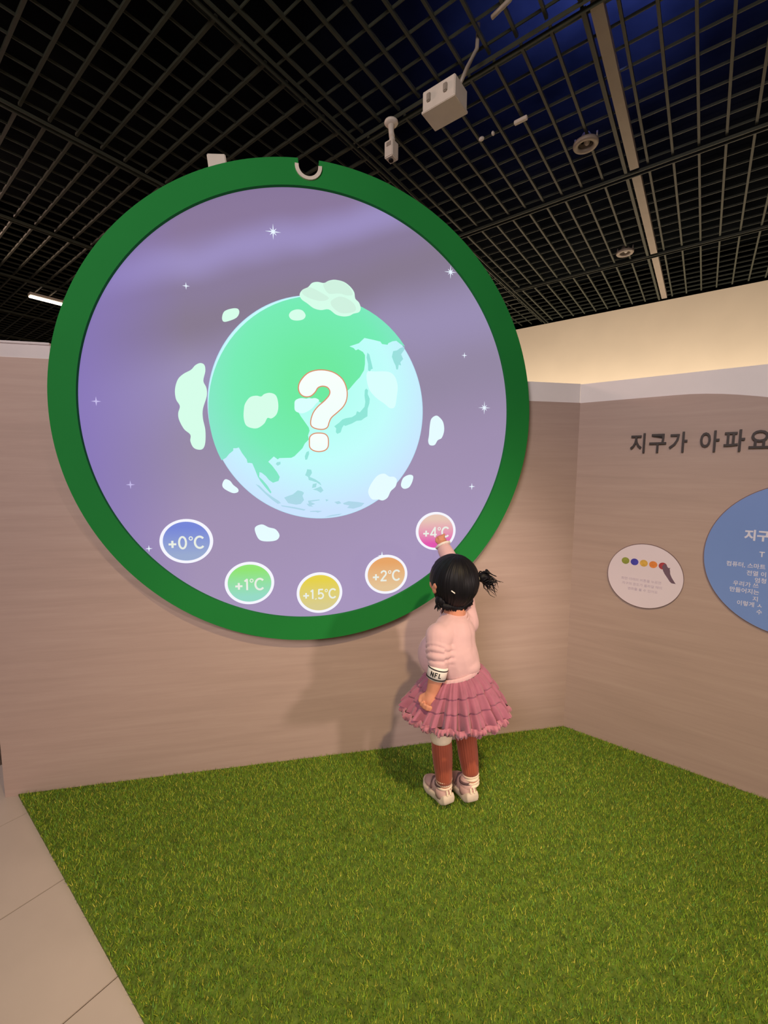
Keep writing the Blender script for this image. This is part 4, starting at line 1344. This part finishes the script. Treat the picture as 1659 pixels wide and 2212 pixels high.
def ruffle(rad, z, amp, n, seed, h=0.024, segs=900):
    g = random.Random(seed)
    ph = [g.uniform(0, 6.28) for _ in range(5)]
    V, F = [], []
    R_ = 5
    for i in range(R_ + 1):
        t = i / R_
        for s in range(segs):
            a = 2 * math.pi * s / segs
            base = math.sin(20 * a + 0.9 * math.sin(3 * a + 2)) * 0.0075
            cr = math.sin(n * a + 2.2 * math.sin(9 * a + ph[0])) * amp * (0.25 + t) + math.sin(n * 1.7 // 1 * a + ph[1]) * amp * 0.6 * t
            zz = z - h * t * (0.85 + 0.15 * math.sin(n * 0.41 // 1 * a + ph[2])) + 0.0026 * math.sin(n * 1.31 // 1 * a + ph[3]) * t
            rr = rad + base + cr + 0.010 * math.sin(t * 2.6)
            V.append(SKC + Vector((rr * math.cos(a), rr * math.sin(a), zz - 0.10 * math.sin(a) * rr)))
    for i in range(R_):
        for s in range(segs):
            q = (s + 1) % segs
            F.append((i * segs + s, i * segs + q, (i + 1) * segs + q, (i + 1) * segs + s))
    return V, F


sub(link('hem_frill', pydata(*join([ruffle(0.1865, 0.382, 0.0042, 74, 1), ruffle(0.179, 0.376, 0.0050, 91, 2), ruffle(0.170, 0.371, 0.0046, 83, 3)])), M['tulle_ruffle'], None, True), sk)

# legs: cream leggings, ribbed rust leg warmers, wrinkled socks
def leg(kn, an, s):
    d = an - kn
    rib = lambda i, a: 1 + 0.018 * math.cos(26 * a)
    pts = [kn + d * t for t in ((-0.09 if s < 0 else -0.30), 0.0, 0.15, 0.35, 0.55, 0.75, 0.90 if s < 0 else 0.84, 0.99 if s < 0 else 0.88)]
    lw = kl('leg_warmer', loft(pts, [0.0350 if s < 0 else 0.0470, 0.0368 if s < 0 else 0.0385, 0.0374, 0.0368, 0.0345, 0.0315, 0.0305, 0.028], 104, True, rib), M['rust_knit'])
    if s < 0:
        kl('legging', loft([kn - d * 0.38, kn - d * 0.2, kn - d * 0.08, kn - d * 0.02, kn + d * 0.0], [0.043, 0.0420, 0.0395, 0.0375, 0.034], 40), M['sock_cream'])
    e = an + Vector((0, 0, -0.030))
    pts, rad = [], []
    for k in range(15):
        t = k / 14
        pts.append(kn + d * (0.86 + t * 0.30) + Vector((0.0, 0.004 * t, 0)))
        rad.append(0.0290 + 0.0022 * math.sin(t * 22) - 0.002 * t)
    kl('sock', loft(pts, rad, 36, True, lambda i, a: 1 + 0.02 * math.sin(3 * a + i * 0.7)), M['sock_cream'])


leg(KNL, ANL, -1)
leg(KNR, ANR, 1)


def shoe(heel, toe, s):
    """trainer built heel (x=0) to toe, then set on tiptoe between the two given ground points"""
    heel, toe = Vector(heel), Vector(toe)
    fwd = toe - heel
    L = fwd.length
    fx = fwd.normalized()
    sy = Vector((0, 0, 1)).cross(fx).normalized()
    uz = fx.cross(sy)
    R = Matrix((fx, sy, uz)).transposed()
    W = lambda p: heel + R @ Vector(p)
    # sole
    prof = [(0.0, 0.016), (0.01, 0.0245), (0.03, 0.0285), (0.06, 0.0275), (0.09, 0.030), (0.115, 0.0325), (0.138, 0.029), (0.152, 0.020), (0.159, 0.008)]
    prof = [(x * L / 0.16, w) for x, w in prof]
    half = prof
    outl = [(x, w) for x, w in half] + [(x, -w) for x, w in reversed(half)]
    outl = catmull(outl, 4)
    n = len(outl)
    layers = [(0.0, 0.90), (0.004, 1.0), (0.012, 1.03), (0.020, 1.05), (0.027, 1.0), (0.028, 0.9)]
    V, F = [], []
    for li, (z, k) in enumerate(layers):
        for j, (x, y) in enumerate(outl):
            cxm = 0.078 * L / 0.16
            rise = 0.016 * max(0, (x / L - 0.72) / 0.28) ** 2 + 0.006 * max(0, (0.12 - x / L) / 0.12)
            wob = 1 + (0.025 * math.sin(j * 0.9) if li in (2, 3) else 0)
            V.append(W((cxm + (x - cxm) * (k * 0.5 + 0.5) * (1 if li not in (2, 3) else wob), y * k * wob, z + rise + (0.006 * math.exp(-(x / 0.03) ** 2) if li > 3 else 0))))
    for li in range(len(layers) - 1):
        for j in range(n):
            q = (j + 1) % n
            F.append((li * n + j, li * n + q, (li + 1) * n + q, (li + 1) * n + j))
    F.append(tuple(reversed(range(n))))
    F.append(tuple((len(layers) - 1) * n + j for j in range(n)))
    k = L / 0.16
    parts = [ellipsoid(W((0.036 * k, 0, 0.046)), (0.033, 0.0275, 0.034), R), ellipsoid(W((0.070 * k, 0, 0.043)), (0.042, 0.0275, 0.030), R), ellipsoid(W((0.112 * k, 0, 0.038)), (0.042, 0.0295, 0.020), R),
             capsule(W((0.034 * k, 0, 0.050)), W((0.036 * k, 0, 0.066)), 0.028, 0.0275, 18, 5), ellipsoid(W((0.088 * k, 0, 0.036)), (0.045, 0.029, 0.020), R)]
    up_ = kfuse('shoe', parts, 0.0032, M['shoe_mauve'], smooth=3)
    sub(link('sole', fix(pydata(V, F)), M['shoe_sole'], None, True), up_)
    sub(link('heel_counter', loft([W((0.040 * k, 0, 0.022)), W((0.037 * k, 0, 0.036)), W((0.035 * k, 0, 0.052))], [(0.0305, 0.0385), (0.0300, 0.0380), (0.0285, 0.0330)], 36), M['shoe_mauve'], None, True), up_)
    sub(link('collar_edge', loft([W((0.038 * k, 0, 0.062)), W((0.038 * k, 0, 0.070)), W((0.038 * k, 0, 0.071))], [0.0305, 0.0300, 0.026], 30), M['shoe_dark'], None, True), up_)
    sub(link('strap', fix(pydata(*join([capsule(W((0.078 * k, sy_ * 0.029, 0.042)), W((0.082 * k, sy_ * 0.012, 0.070)), 0.0055, 0.0050, 12, 4) for sy_ in (-1, 1)] + [capsule(W((0.082 * k, -0.012, 0.070)), W((0.082 * k, 0.012, 0.070)), 0.005, 0.005, 12, 4)]))), M['shoe_dark'], None, True), up_)
    for j in (-1, 1):
        sub(link('heel_reflector', fix(pydata(*join([capsule(W((-0.0030 * k, j * 0.0070 + 0.001, 0.040)), W((-0.0002 * k, j * 0.0064 + 0.001, 0.053)), 0.0030, 0.0030, 10, 3)]))), M['reflector'], None, True), up_)


shoe((0.5085, -0.396, 0.030), (0.470, -0.247, 0.0), -1)
shoe((0.596, -0.404, 0.031), (0.578, -0.250, 0.0), 1)
